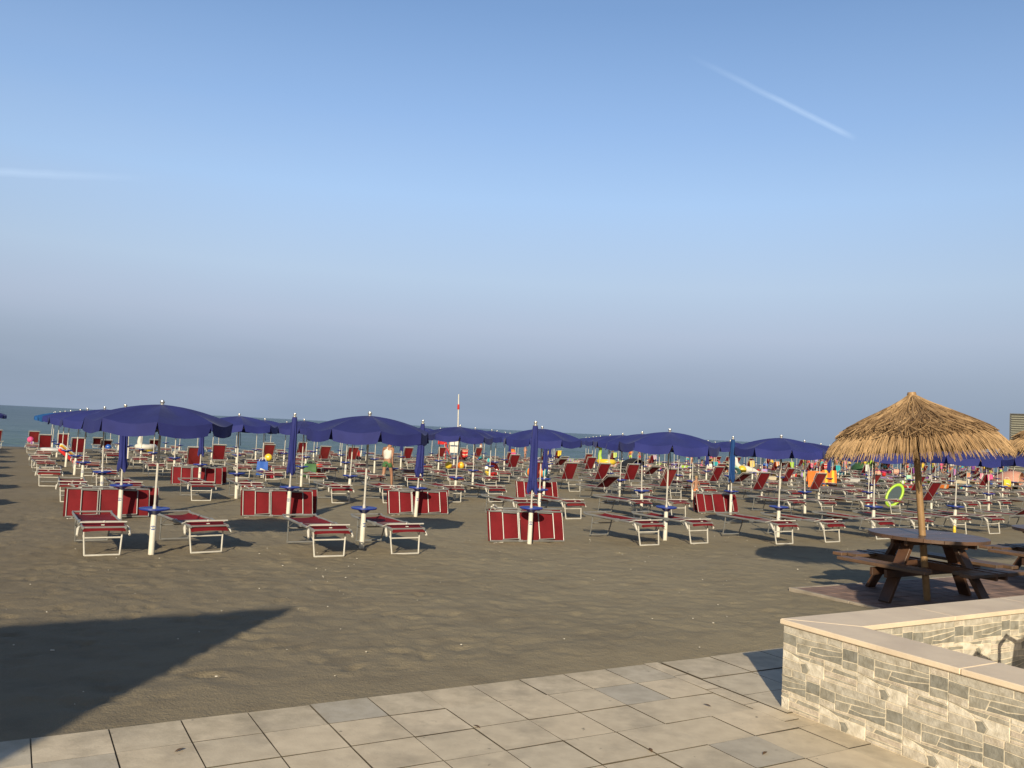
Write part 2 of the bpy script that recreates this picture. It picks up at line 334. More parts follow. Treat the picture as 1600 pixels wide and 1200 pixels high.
# ------------------------------------------------------------------ sand, sea
class Noise:
    def __init__(s, seed): s.g = np.random.RandomState(seed).rand(256, 256)
    def __call__(s, x, y, f):
        x = np.asarray(x) * f + 1000; y = np.asarray(y) * f + 1000
        xi = np.floor(x).astype(int); yi = np.floor(y).astype(int); fx = x - xi; fy = y - yi; fx = fx * fx * (3 - 2 * fx); fy = fy * fy * (3 - 2 * fy)
        g = s.g; a = g[xi % 256, yi % 256]; b = g[(xi + 1) % 256, yi % 256]; c = g[xi % 256, (yi + 1) % 256]; d = g[(xi + 1) % 256, (yi + 1) % 256]
        return (a * (1 - fx) + b * fx) * (1 - fy) + (c * (1 - fx) + d * fx) * fy
N1, N2, N3 = Noise(1), Noise(2), Noise(3)
def arange(a, b, st): return list(np.arange(a, b, st))
def grid_mesh(name, us, ss, zf, material):
    U, S = np.meshgrid(np.array(us), np.array(ss)); Z = zf(U, S)
    X = U * EU.x + S * ES.x; Y = U * EU.y + S * ES.y
    co = np.stack([X, Y, Z], -1).reshape(-1, 3); nu, ns = len(us), len(ss)
    i = np.arange(ns - 1)[:, None] * nu + np.arange(nu - 1)[None, :]
    f = np.stack([i, i + 1, i + nu + 1, i + nu], -1).reshape(-1)
    me = bpy.data.meshes.new(name); me.vertices.add(len(co)); me.vertices.foreach_set('co', co.ravel())
    nf = len(f) // 4; me.loops.add(nf * 4); me.loops.foreach_set('vertex_index', f); me.polygons.add(nf); me.polygons.foreach_set('loop_start', np.arange(nf) * 4)
    me.polygons.foreach_set('use_smooth', [True] * nf); me.update(calc_edges=True); me.materials.append(material)
    o = bpy.data.objects.new(name, me); C.objects.link(o); return o
rs_ = np.random.RandomState(5)
FP = [(rs_.uniform(-1, 16), rs_.uniform(5.8, 20), rs_.uniform(0, 6.28), rs_.uniform(.5, 1.0)) for _ in range(1500)]
def sand_z(U, S):
    z = gz(U, S)
    rough = np.clip((S - 5.55) / .5, .15, 1) * np.clip(1.25 - np.clip(U - 3, 0, 30) * .04, .55, 1.25) * np.clip((34 - S) / 20, 0.1, 1) * (np.abs(U) < 60)
    d = (N1(U * .8 + S * .6, S * .8 - U * .6, 1.1) - .5) * .014 + (N2(U * .6 - S * .8, U * .8 + S * .6, 2.9) - .5) * .012 + (N3(U, S, 6.5) - .5) * .014 + (N1(U * .7 + S * .7, S * .7 - U * .7, 12) - .5) * .011
    z = z + d * rough
    far = (S < 70)
    for (u, s, a, k) in FP:
        k = k * (1.0 if u < 3 + s * .12 else .45)
        m = (np.abs(U - u) < .3) & (np.abs(S - s) < .3)
        if not m.any(): continue
        du = U[m] - u; ds = S[m] - s; x = du * math.cos(a) + ds * math.sin(a); y = -du * math.sin(a) + ds * math.cos(a)
        r2 = (x / .12) ** 2 + (y / .052) ** 2
        z[m] += k * (-.020 * np.exp(-r2 * 1.2) + .009 * np.exp(-(np.sqrt(r2) - 1.5) ** 2 * 4))
    lev = -.014 + .018 * N2(U + 3, S * .5, 1.3) ** 1.5 + .008 * (N1(U, S, 8) - .5) + .007 * (N3(U, S, 19) - .5) - .03 * np.clip(5.36 - S, 0, 1)
    near = (S < 5.75) & (U < 30); bl = np.clip((S - 5.42) / .33, 0, 1)
    z = np.where(near, lev * (1 - bl) + z * bl, z)
    # sand heaped a little around the platform edge is left to the noise; under paving the sheet lies below
    z = np.where(S <= 5.20, -.09, z)
    inpl = (U > 8.58) & (S < 7.57)
    z = np.where(inpl, np.minimum(z, -.05), z)
    return z
us_ = [-3000, -1200, -500, -200, -100, -60, -35, -20, -12, -8, -5, -3.5, -2.5] + arange(-2, 11, .045) + arange(11, 17, .1) + arange(17, 40, .35) + arange(40, 130, 2.5) + [150, 200, 300, 500, 1000, 3000]
ss_ = [-800, -300, -100, -40, -10, 3, 5.0] + arange(5.15, 5.6, .03) + arange(5.6, 12.5, .045) + arange(12.5, 22, .09) + arange(22, 56, .4) + arange(56, 90, .8) + [95, 110, 150]
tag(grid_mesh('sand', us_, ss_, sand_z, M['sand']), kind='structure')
def sea_z(U, S):
    d = S - shore(U); near = np.clip(d / 4, 0, 1) * np.clip((120 - d) / 90, 0, 1)
    wv = np.sin(d * 1.05 + 2.2 * N1(U, S, .10) * 3 + U * .02) ; wv = np.where(wv > 0, wv ** 2, -.25 * wv ** 2)
    return SEA + near * (.14 * wv * (0.45 + N2(U, S, .14)) + .03 * (N3(U, S, .7) - .5))
us2 = [-30000, -8000, -2500, -900, -300, -120, -60] + arange(-40, 120, .8) + arange(120, 400, 8) + [500, 800, 2000, 6000, 30000]
ss2 = arange(60, 110, .3) + arange(110, 190, 2) + [200, 300, 600, 1500, 4000, 10000, 30000]
tag(grid_mesh('sea', us2, ss2, sea_z, M['sea']), kind='structure')

# ------------------------------------------------------------------ paving
random.seed(3)
pv = MB()
def tile(u0, u1, s0, s1, z=0.0, th=.05, tint=None, gap=.0075, jit=.0022):
    j = lambda: random.uniform(-jit, jit)
    c = [(u0 + gap / 2, s0 + gap / 2), (u1 - gap / 2, s0 + gap / 2), (u1 - gap / 2, s1 - gap / 2), (u0 + gap / 2, s1 - gap / 2)]
    zz = z + j(); top = [P(a + j() * .5, b + j() * .5, zz + j() * .6) for a, b in c]; bot = [P(a, b, z - th) for a, b in c]
    tt = random.random() if tint is None else tint; b0 = len(pv.f); pv.add(bot + top, [(4, 5, 6, 7), (0, 3, 2, 1), (0, 1, 5, 4), (1, 2, 6, 5), (2, 3, 7, 6), (3, 0, 4, 7)], 0, tt)
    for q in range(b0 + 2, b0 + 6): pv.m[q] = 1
D = .3868
for i in range(-22, 10):
    for k in range(0, 22):
        u0 = .985 + i * D - .002; s1 = 5.392 - k * D
        if u0 > 4.40: continue
        tile(u0, u0 + D, s1 - D, s1, tint=random.choice([.05, .2, .3, .4, .4, .5, .5, .6, .6, .7, .7, .8, .9, 1.0]))
for k in range(4): tile(4.455, 4.60, 5.40 - (k + 1) * .36, 5.40 - k * .36, .004, tint=.9)
sl = 5.36
for d in (.47, .42, .40): 
    for a, b in ((4.605, 5.12), (5.12, 5.68), (5.68, 6.26), (6.26, 6.84), (6.84, 7.42), (7.42, 8.0), (8.0, 8.43)): tile(a, b, sl - d, sl, .012 - .004 * (sl < 5), tint=random.uniform(.2, .6))
    sl -= d
for k in range(22):
    for i in range(0, 30):
        u0 = 4.455 + i * .41
        s1 = 4.236 - k * D
        tile(u0, u0 + .41, s1 - D, s1, tint=random.choice([.1, .3, .45, .6, .8, 1.0]))
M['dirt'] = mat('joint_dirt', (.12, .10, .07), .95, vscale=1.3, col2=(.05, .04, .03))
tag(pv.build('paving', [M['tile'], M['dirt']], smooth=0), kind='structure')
bed = MB(); bed.add([P(-9, -5, -.008), P(17, -5, -.008), P(17, 4.05, -.008), P(4.5, 4.05, -.008), P(4.5, 5.30, -.008), P(-9, 5.30, -.008)], [(0, 1, 2, 3, 4, 5)])
bed.add([P(4.5, 4.05, -.012), P(8.42, 4.05, -.012), P(8.42, 5.28, -.012), P(4.5, 5.28, -.012)], [(0, 1, 2, 3)])
tag(bed.build('paving_joint_sand', mat('joint_sand', (.12, .10, .07), .95, vscale=1.7, col2=(.06, .05, .035)), smooth=0), kind='structure')
# red paver platform under the picnic tables
pl = MB()
for i in range(0, 62):
    for k in range(0, 17):
        u0 = 8.62 + i * .205; s1 = 7.54 - k * .205
        if s1 < 4.3: continue
        c = [(u0 + .003, s1 - .202), (u0 + .202, s1 - .202), (u0 + .202, s1 - .003), (u0 + .003, s1 - .003)]; z = random.uniform(-.0015, .0015)
        pl.add([P(a, b, -.06) for a, b in c] + [P(a, b, z + .002) for a, b in c], [(0, 3, 2, 1), (4, 5, 6, 7), (0, 1, 5, 4), (1, 2, 6, 5), (2, 3, 7, 6), (3, 0, 4, 7)], 0, random.random())
tag(pl.build('picnic_platform', M['redpaver'], bevel=.004, smooth=0), kind='structure')
kb = MB()
for k in range(4): 
    a = 7.60 - k * .9; kb.add([P(u, s, z) for z in (-.08, .006) for u, s in ((8.555, a - .895), (8.612, a - .895), (8.612, a), (8.555, a))], [(0, 3, 2, 1), (4, 5, 6, 7), (0, 1, 5, 4), (1, 2, 6, 5), (2, 3, 7, 6), (3, 0, 4, 7)])
for k in range(14):
    a = 8.616 + k * .9; kb.add([P(u, s, z) for z in (-.08, .003) for u, s in ((a, 7.545), (a + .895, 7.545), (a + .895, 7.60), (a, 7.60))], [(0, 3, 2, 1), (4, 5, 6, 7), (0, 1, 5, 4), (1, 2, 6, 5), (2, 3, 7, 6), (3, 0, 4, 7)])
tag(kb.build('platform_kerb', M['kerb'], bevel=.006, smooth=0), kind='structure')

# ------------------------------------------------------------------ stone-clad low wall
wall = empty('planter_wall', P(4.66, 4.18, 0))
tag(wall, 'low L-shaped wall clad in grey and cream stone strips under beige coping', 'wall')
wall['label'] = 'low L-shaped garden wall clad in irregular grey and cream stones with beige coping'
WI = Matrix.Translation(-Vector(wall.location))
HT = .565; TH = .33
def prism(mb, pts, z0, z1, m=0, t=.5):
    n = len(pts); mb.add([P(u, s, z0) for u, s in pts] + [P(u, s, z1) for u, s in pts], [tuple(range(n - 1, -1, -1)), tuple(range(n, 2 * n))] + [(i, (i + 1) % n, n + (i + 1) % n, n + i) for i in range(n)], m, t)
core = MB(); prism(core, [(4.665, 4.175), (4.665, -3.0), (4.665 + TH, -3.0), (4.665 + TH, 4.175 - TH), (14, 4.175 - TH), (14, 4.175)], -.05, HT)
core.xf(WI).build('wall_core', M['mortar'], wall, smooth=0)
# one cladding panel, 0.60 x 0.28 m: stones as (corners u,v with v down), tone
PANEL = [([(0, 0), (.61, 0), (.61, .17), (.30, .20), (0, .17)], .40), ([(.61, 0), (.81, 0), (.81, .18), (.61, .17)], .34), ([(.81, 0), (1, 0), (1, .14), (.81, .15)], .62),
 ([(.81, .15), (1, .14), (1, .41), (.81, .42)], .02), ([(.81, .42), (1, .41), (1, .59), (.81, .60)], .22), ([(0, .17), (.20, .19), (.20, .45), (0, .43)], .10), ([(0, .43), (.20, .45), (.20, .61), (0, .58)], .56),
 ([(.20, .19), (.30, .20), (.61, .17), (.81, .18), (.81, .26), (.50, .31), (.20, .35)], .24), ([(.20, .35), (.40, .33), (.36, .55), (.20, .57)], .20), ([(.40, .33), (.50, .31), (.81, .26), (.81, .36), (.55, .46), (.38, .44)], .12),
 ([(.38, .44), (.55, .46), (.81, .36), (.81, .55), (.58, .54), (.36, .55)], .04), ([(0, .58), (.20, .61), (.40, .60), (.37, .70), (.22, .69), (.12, .63)], .14), ([(.20, .57), (.36, .55), (.58, .54), (.58, .61), (.40, .60), (.20, .61)], .70),
 ([(.40, .60), (.58, .61), (.58, .71), (.37, .70)], .30), ([(0, .58), (.12, .63), (.22, .69), (.26, .74), (.25, .80), (0, .78)], .86), ([(0, .78), (.25, .80), (.27, .86), (.28, 1), (0, 1)], .50), ([(.25, .80), (.33, .76), (.38, .88), (.35, 1), (.28, 1), (.27, .86)], .08),
 ([(.22, .69), (.37, .70), (.58, .71), (.58, 1), (.35, 1), (.38, .88), (.33, .76), (.26, .74)], .88), ([(.58, .54), (.81, .55), (.81, .60), (1, .59), (1, .68), (.58, .64)], .84), ([(.58, .64), (.70, .65), (.67, .76), (.58, .75)], .50), ([(.70, .65), (1, .68), (1, .76), (.67, .76)], .14),
 ([(.58, .75), (.67, .76), (1, .76), (1, .88), (.58, .87)], .72), ([(.58, .87), (1, .88), (1, .93), (.58, .93)], .28), ([(.58, .93), (1, .93), (1, 1), (.58, 1)], .76)]
def clad(org, du, dn, length, seed, shift=0.0):
    mb = MB(); rnd = random.Random(seed + 9); PW = .60; PH = (HT - .003) / 2
    for row in range(2):
        x = -(shift + (.28 if row == 0 else .0)) % PW - PW
        while x < length:
            for cs, tone in PANEL:
                q = [Vector((x + u * PW, (row + 1 - v) * PH)) for u, v in cs]
                if min(p.x for p in q) >= length - .02 or max(p.x for p in q) <= .02: continue
                q = [Vector((min(max(p.x, 0), length), p.y)) for p in q]
                c = sum(q, Vector((0, 0))) / len(q); n = len(q); pts = []
                ar = sum(q[i].x * q[(i + 1) % n].y - q[(i + 1) % n].x * q[i].y for i in range(n)) / 2; sg = 1 if ar > 0 else -1
                for i in range(n):
                    e0 = (q[i] - q[i - 1]); e1 = (q[(i + 1) % n] - q[i])
                    if e0.length < 1e-5 or e1.length < 1e-5: continue
                    n0 = Vector((-e0.y, e0.x)).normalized() * sg; n1 = Vector((-e1.y, e1.x)).normalized() * sg; m_ = n0 + n1; m_ = m_ / max(.6, m_.length_squared) * 2
                    pts.append(q[i] + m_ * .0034 * rnd.uniform(.7, 1.3) * min(1, 1.0))
                    if e1.length > .10: k_ = rnd.uniform(.4, .6); pts.append(q[i] + e1 * k_ + n1 * .0034 * rnd.uniform(.5, 1.5))
                if len(pts) < 3: continue
                dp = rnd.uniform(.0025, .005); inn = [p + (c - p).normalized() * .0018 for p in pts]; k = len(pts)
                def W(p, d): return P(org[0] + du[0] * p.x + dn[0] * d, org[1] + du[1] * p.x + dn[1] * d, .001 + p.y)
                mb.add([W(p, 0) for p in pts] + [W(p, dp) for p in inn], [tuple(range(k, 2 * k))] + [(i, (i + 1) % k, k + (i + 1) % k, k + i) for i in range(k)], 0, min(1, max(0, tone + rnd.uniform(-.05, .05))))
            x += PW
    return mb
def fixn(o):
    bm = bmesh.new(); bm.from_mesh(o.data); bmesh.ops.recalc_face_normals(bm, faces=bm.faces); bm.to_mesh(o.data); bm.free(); return o
st = clad((4.665, 4.175), (0, -1), (-1, 0), 7.1, 1)
st.merge(clad((4.665 + TH, 4.175 - TH), (1, 0), (0, -1), 9.0, 2)); st.merge(clad((4.665, 4.175), (1, 0), (0, 1), 9.3, 4)); st.merge(clad((4.665 + TH, 4.175 - TH), (0, -1), (1, 0), 6.7, 5))
fixn(st.xf(WI).build('stone_cladding', M['stone'], wall, smooth=0))
cop = MB(); o1, i1 = 4.645, 4.665 + TH + .022; oS, iS = 4.195, 4.175 - TH - .022
prism(cop, [(o1, oS), (o1, 2.90), (i1, 2.90), (i1, iS)], HT + .001, HT + .036)
a = 2.896
while a > -3: prism(cop, [(o1, a), (o1, a - 1.19), (i1, a - 1.19), (i1, a)], HT + .001, HT + .036); a -= 1.194
prism(cop, [(o1 + .003, oS), (i1 + .003, iS), (6.05, iS), (6.05, oS)], HT + .001, HT + .0365)
a = 6.054
while a < 14: prism(cop, [(a, oS), (a, iS), (a + 1.19, iS), (a + 1.19, oS)], HT + .001, HT + .036); a += 1.194
fixn(cop.xf(WI).build('coping', M['coping'], wall, bevel=.005, smooth=0))
fixn(bpy.data.objects['coping'])

# chair standing inside the walled court, just right of the picture; its shadow falls on the inner face
ch = empty('garden_chair', P(6.05, 2.95, 0), AL + R(200)); tag(ch, 'dark metal garden chair with curved arms inside the stone-walled court', 'chair')
c_ = MB(); c_.box((0, 0, .42), (.46, .44, .03)); c_.build('seat', M['alu'], ch, bevel=.008)
c_ = MB(); c_.sheet(lambda a, b: Vector((-.22 + .44 * a, .21 + .10 * b + .02 * math.cos((a - .5) * 3), .47 + .53 * b)), 6, 6, th=.012); c_.build('backrest', M['alu'], ch)
for sx in (-1, 1):
    for sy in (-1, 1):
        c_ = MB(); c_.path([(sx * .22, sy * .20, .42), (sx * .235, sy * .235, 0)], .014); c_.build('leg', M['alu'], ch)
    c_ = MB(); c_.path([(sx * .24, -.20, .42), (sx * .27, -.22, .64), (sx * .28, -.14, .74), (sx * .28, .05, .75), (sx * .25, .26, .70)], .018); c_.build('armrest', M['alu'], ch)

# ------------------------------------------------------------------ beach bar behind the camera; its corner throws the long shadow at the left
bb = Vector((-2.06, 8.70, 0)) - Vector((math.tan(SUN_AZ), 1, 0)) * 11.2
bar = empty('beach_bar', bb, AL); tag(bar, 'cream beach bar building with flat roof behind the paved terrace', 'building')
Hb = 11.2 / math.cos(SUN_AZ) * math.tan(SUN_EL) - .08
def plan(z0, z1, o=0.0):
    k = [P(0, 0), -EU * 14, -EU * 14 + Vector((-1.3, -8, 0)), Vector((-1.3, -8, 0))]; k = [Matrix.Rotation(-AL, 3, 'Z') @ (q + (q - (k[0] + k[2]) / 2).normalized() * o) for q in k]
    m_ = MB(); m_.add([(q.x, q.y, z0) for q in k] + [(q.x, q.y, z1) for q in k], [(0, 1, 2, 3), (7, 6, 5, 4), (0, 4, 5, 1), (1, 5, 6, 2), (2, 6, 7, 3), (3, 7, 4, 0)]); return m_
b_ = plan(0, Hb - .2); b_.build('wall', mat('cream_render', (.62, .56, .45), .85, bump=.003), bar, smooth=0)
b_ = plan(Hb - .2, Hb, .04); b_.build('roof', M['kerb'], bar, bevel=.01)
for x in (-3, -6.5, -10):
    b_ = MB(); 
    for a in (-.65, .65): b_.box((x + a, .03, 1.3), (.07, .06, 2.2))
    b_.box((x, .03, 2.43), (1.37, .06, .07)); b_.box((x, .03, .17), (1.37, .06, .07)); f = b_.build('window', M['whitealu'], bar, bevel=.005)
    b_ = MB(); b_.box((x, .015, 1.3), (1.23, .02, 2.18)); b_.build('pane', mat('dark_glass', (.03, .04, .05), .1), f, smooth=0)

# ------------------------------------------------------------------ louvred block far off behind the beach on the right
lv = empty('louvred_tower', (58.4, 100, gzf(*US(58.4, 100)) + .55), R(-33)); tag(lv, 'grey louvred building rising behind the thatched parasols', 'building')
b_ = MB(); b_.box((6, 3, 3.3), (12, 6, 6.6)); b_.build('wall', mat('grey_green_render', (.12, .12, .11), .8), lv, smooth=0)
b_ = MB()
for i in range(24): b_.box((6, -.05, .3 + i * .265), (12.0, .10, .15), Matrix.Rotation(R(-20), 3, 'X'))
for i in range(24): b_.box((-.05, 3, .3 + i * .265), (.10, 6.0, .15), Matrix.Rotation(R(-25), 3, 'Y'))
b_.build('louvre_panel', mat('sage_louvre', (.23, .23, .19), .7), lv, smooth=0)
b_ = MB(); b_.box((6, 3, 6.66), (12.3, 6.3, .12)); b_.box((-.1, -.1, 3.3), (.12, .12, 6.6)); b_.build('frame', mat('grey_trim', (.10, .10, .095), .7), lv, smooth=0)

# ------------------------------------------------------------------ picnic tables and thatched parasols
def picnic(u, s, rz, label):
    t = empty('picnic_table', P(u, s, 0), AL + rz); tag(t, label, 'picnic table', 'round picnic tables on the red paving')
    rnd = random.Random(int(u * 10)); mb = MB(); Rt = .675; nb = 8; wd = 2 * Rt / nb
    for i in range(nb):
        y0 = -Rt + i * wd + .003; y1 = y0 + wd - .006; pts = []
        def xr(y): return math.sqrt(max(0, Rt * Rt - y * y))
        seg = 5; left = [(-xr(y0 + (y1 - y0) * q / seg), y0 + (y1 - y0) * q / seg) for q in range(seg + 1)]; right = [(-x, y) for x, y in reversed(left)]
        pts = right[::-1] ; ring = [( -x, y) for x, y in left][0:] ; poly = [(x, y) for x, y in ring] + [(-x, y) for x, y in reversed(ring)]
        z = .735 + rnd.uniform(-.001, .001); n = len(poly)
        mb.add([(x, y, z) for x, y in poly] + [(x, y, z + .04) for x, y in poly], [tuple(range(n - 1, -1, -1)), tuple(range(n, 2 * n))] + [(q, (q + 1) % n, n + (q + 1) % n, n + q) for q in range(n)], 0, rnd.random())
    fixn(mb.build('table_top', M['topwood'], t, smooth=0))
    b = MB()
    for a in (0, 90):
        rm = Matrix.Rotation(R(a), 3, 'Z'); off = .055 if a else -.055
        for q in (-.09, .09): b.beam(rm @ Vector((-.56, q, .70 )), rm @ Vector((.56, q, .70)), .04, .06 if a else .062)
        for q in (-.095, .095): b.beam(rm @ Vector((-.92, q, .385 + off * .6)), rm @ Vector((.92, q, .385 + off * .6)), .04, .09)
    b.build('beam', M['wood'], t, bevel=.004, smooth=0)
    for a in range(4):
        rm = Matrix.Rotation(R(90 * a), 3, 'Z'); l = MB()
        l.beam(rm @ Vector((.36, 0, .72)), rm @ Vector((.80, 0, 0.0)), .145, .05, up=rm @ Vector((0, 0, 1))); l.build('leg', M['wood'], t, bevel=.005, smooth=0)
        h = MB()
        for q in range(2):
            x = .70 + q * .15; ln = .98 + q * .2
            h.box(rm @ Vector((x, 0, .435)), (.14, ln, .04), rm, 0, rnd.random())
        h.build('bench', M['benchwood'], t, bevel=.006, smooth=0)
    return t
picnic(9.78, 6.55, 0, 'round dark wooden picnic table with four benches, nearest one, pole rising through it')
picnic(12.95, 6.55, 0, 'second round picnic table, cut off by the right edge of the photo')

def thatch(u, s, lean, label, seed):
    t = empty('thatched_parasol', P(u, s, 0)); t.rotation_euler = (0, lean, 0); t.scale = (.94, .94, 1); tag(t, label, 'parasol', 'straw parasols over the picnic tables')
    b = MB(); b.path([(0, 0, -.05), (0, 0, .9), (.004, 0, 1.7), (0, 0, 2.42)], [.044, .043, .040, .036], 12); b.build('pole', M['pole'], t)
    rnd = random.Random(seed)
    kx = [0, .06, .14, .33, .48, .68, .86, .97, 1.06, 1.12, 1.16]; kz = [2.43, 2.40, 2.35, 2.255, 2.19, 2.10, 2.01, 1.94, 1.85, 1.75, 1.66]
    def prof(r): return float(np.interp(r, kx, kz))
    mb = MB()
    def blade(a, r0, r1, droop, wd, tint, lift=0.0, dev=0.0, rag=0):
        k = 4; pts = []
        for i in range(k + 1):
            q = i / k; r = r0 + (r1 - r0) * q; aa = a + dev * q * q; z = prof(r) + lift * (1 - .3 * q) + .006 - droop * max(0, (q - .45)) ** 1.6 + rag * q
            pts.append(Vector((r * math.cos(aa), r * math.sin(aa), z)))
        side = Vector((-math.sin(a), math.cos(a), 0)); up = Vector((0, 0, 1)); rl = rnd.uniform(-.9, .9); side = (side * math.cos(rl) + up * math.sin(rl)) 
        vs = []; 
        for i, p in enumerate(pts):
            wv = wd * (1 - .55 * (i / k) ** 2) / 2; vs += [p - side * wv, p + side * wv, p + Vector((0, 0, wd * .45))]
        fs = []
        for i in range(k):
            b0 = i * 3; b1 = b0 + 3; fs += [(b0, b0 + 1, b1 + 1, b1), (b0 + 1, b0 + 2, b1 + 2, b1 + 1), (b0 + 2, b0, b1, b1 + 2)]
        mb.add(vs, fs, 0, tint)
    # lower fringe: straight stalks hanging at the rim
    for i in range(1250):
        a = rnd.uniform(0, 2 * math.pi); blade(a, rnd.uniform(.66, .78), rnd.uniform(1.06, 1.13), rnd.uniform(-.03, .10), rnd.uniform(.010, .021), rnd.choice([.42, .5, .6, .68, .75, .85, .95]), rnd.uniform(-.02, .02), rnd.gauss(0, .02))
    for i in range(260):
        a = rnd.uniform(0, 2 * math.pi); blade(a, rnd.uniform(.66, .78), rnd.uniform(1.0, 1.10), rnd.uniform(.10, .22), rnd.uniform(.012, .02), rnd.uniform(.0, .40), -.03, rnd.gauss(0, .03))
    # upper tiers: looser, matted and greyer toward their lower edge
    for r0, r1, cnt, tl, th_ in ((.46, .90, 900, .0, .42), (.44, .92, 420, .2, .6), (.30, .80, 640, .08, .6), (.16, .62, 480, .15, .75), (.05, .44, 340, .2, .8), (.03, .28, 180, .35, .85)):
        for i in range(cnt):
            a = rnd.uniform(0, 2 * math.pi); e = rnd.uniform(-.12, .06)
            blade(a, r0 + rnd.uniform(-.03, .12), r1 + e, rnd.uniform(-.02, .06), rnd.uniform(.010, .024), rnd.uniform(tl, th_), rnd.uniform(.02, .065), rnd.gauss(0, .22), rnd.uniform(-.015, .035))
    mb.build('thatch', M['thatch'], t, smooth=0)
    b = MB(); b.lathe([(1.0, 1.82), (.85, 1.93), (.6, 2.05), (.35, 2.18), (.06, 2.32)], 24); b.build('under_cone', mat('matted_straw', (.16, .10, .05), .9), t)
    b = MB(); b.lathe([(.09, 2.34), (.062, 2.40), (.050, 2.45), (.058, 2.49), (.048, 2.515)], 12); b.build('top_knot', M['pole'], t)
    for i in range(6):
        a = i * math.pi / 3 + .2; b = MB(); b.tube((.04 * math.cos(a), .04 * math.sin(a), 1.86), (.72 * math.cos(a), .72 * math.sin(a), 2.0), .012); b.build('strut', M['pole'], t)
thatch(9.68, 6.47, -.10, 'straw thatched parasol leaning left over the nearest round picnic table', 4)
thatch(13.02, 6.50, .07, 'straw thatched parasol at the right edge, half hidden behind the nearer one', 7)
thatch(7.0, 2.55, .0, 'straw thatched parasol inside the walled court, out of frame to the right', 8)
thatch(10.3, 2.6, .0, 'straw thatched parasol farther along the walled court, out of frame', 9)

# ------------------------------------------------------------------ beach parasols
def canopy_mb(seed):
    rnd = random.Random(seed); mb = MB(); nr, sub = 7, 6; Rr = .975; top, drop = 2.115, .225; m = 8 * sub
    ph = [rnd.uniform(-.012, .014) for _ in range(8)]; vs = []
    def pt(i, t):
        a = 2 * math.pi * i / m; k = (i % sub) / sub; d = (k - .5) * math.pi / 4
        rad = Rr * math.cos(math.pi / 8) / math.cos(d); rad = rad + (Rr - rad) * 0.15
        sag = .085 * math.sin(math.pi * k) * t * (1.2 - t * .6)
        pa = ph[(i // sub) % 8] * (1 - k) + ph[(i // sub + 1) % 8] * k
        z = top - drop * t ** 1.75 - sag + pa * t
        return Vector((rad * t * math.cos(a), rad * t * math.sin(a), z))
    vs.append(Vector((0, 0, top + .004)))
    for r in range(1, nr + 1):
        for i in range(m): vs.append(pt(i, r / nr))
    fs = [(0, 1 + i, 1 + (i + 1) % m) for i in range(m)]
    for r in range(nr - 1):
        for i in range(m): a = 1 + r * m; fs.append((a + i, a + m + i, a + m + (i + 1) % m, a + (i + 1) % m))
    mb.add(vs, fs)
    for p in range(8):                                   # valance, one flap per panel
        flare = rnd.uniform(-.01, .05); hh = rnd.uniform(.155, .175); l0 = rnd.uniform(.03, .08); l1 = rnd.uniform(.03, .09)
        def fn(a, b, p=p, flare=flare, hh=hh, l0=l0, l1=l1):
            q = a * (1 - (l0 + l1) * b * .9) + l0 * b * .9; i = p * sub + q * sub; i0 = min(int(i), p * sub + sub - 1); f = i - i0
            v = pt(i0, 1).lerp(pt(i0 + 1, 1), f) if (i0 + 1) % sub or True else pt(i0, 1)
            n = Vector((v.x, v.y, 0)).normalized(); wav = .012 * math.sin(a * 9 + p * 2 + seed) * b
            return v + n * (flare * b + wav) - Vector((0, 0, hh * b)) 
        # pt wraps its position inside a panel, so walk the panel edge explicitly
        def fn2(a, b, p=p, flare=flare, hh=hh, l0=l0, l1=l1):
            q = a * (1 - (l0 + l1) * b) + l0 * b; A = pt(p * sub, 1); B = pt(((p + 1) * sub) % m, 1); i = q * sub; i0 = min(int(i), sub - 1); f = i - i0
            v0 = pt(p * sub + i0, 1); v1 = pt((p * sub + i0 + 1) % m, 1); v = v0.lerp(v1, f); n = Vector((v.x, v.y, 0)).normalized(); wav = .012 * math.sin(a * 9 + p * 2 + seed) * b
            return v + n * (flare * b + wav) - Vector((0, 0, hh * b))
        mb.sheet(fn2, sub, 3)
    return mb
def closed_mb(seed):
    rnd = random.Random(seed); mb = MB(); n = 24; prof = [(.040, 2.10), (.047, 2.05), (.056, 1.8), (.064, 1.5), (.070, 1.25), (.073, 1.15), (.088, 1.05), (.092, .97), (.075, .93)]
    vs = []; ph = rnd.uniform(0, 6)
    for k, (r, z) in enumerate(prof):
        for j in range(n):
            a = 2 * math.pi * j / n; pl = 1 + .22 * math.cos(a * 8 + ph + z * 1.5) * min(1, k / 3) + .1 * math.sin(a * 2 + z * 3 + ph)
            zz = z + (.05 * math.sin(a * 3 + ph) if k >= len(prof) - 2 else 0); vs.append((r * pl * math.cos(a), r * pl * math.sin(a), zz))
    fs = [(k * n + j, (k + 1) * n + j, (k + 1) * n + (j + 1) % n, k * n + (j + 1) % n) for k in range(len(prof) - 1) for j in range(n)]
    mb.add(vs, fs); mb.torus((0, 0, 1.12), .076, .006, 16, 5); return mb
post = MB(); post.lathe([(.041, -.12), (.041, .0), (.039, .59), (.036, .60)], 16)
emb = MB()
for r, dd, mi in ((.037, .0012, 0), (.021, .0022, 1), (.009, .0032, 0)):
    n = 18; vs = [(0, -.0402 - dd, 0)]
    for j in range(n):
        a = 2 * math.pi * j / n; x = r * math.cos(a); z = r * .85 * math.sin(a); y = -math.sqrt(max(0, .0402 ** 2 - x * x)) - dd; vs.append((x, y, z))
    emb.add(vs, [(0, 1 + j, 1 + (j + 1) % n) for j in range(n)], mi)
emb.xf(Matrix.Translation((0, 0, .38)))
tray = MB(); tray.lathe([(.045, .565), (.06, .575), (.10, .612), (.195, .628), (.207, .640), (.205, .656), (.188, .648), (.10, .640), (.03, .645)], 24)
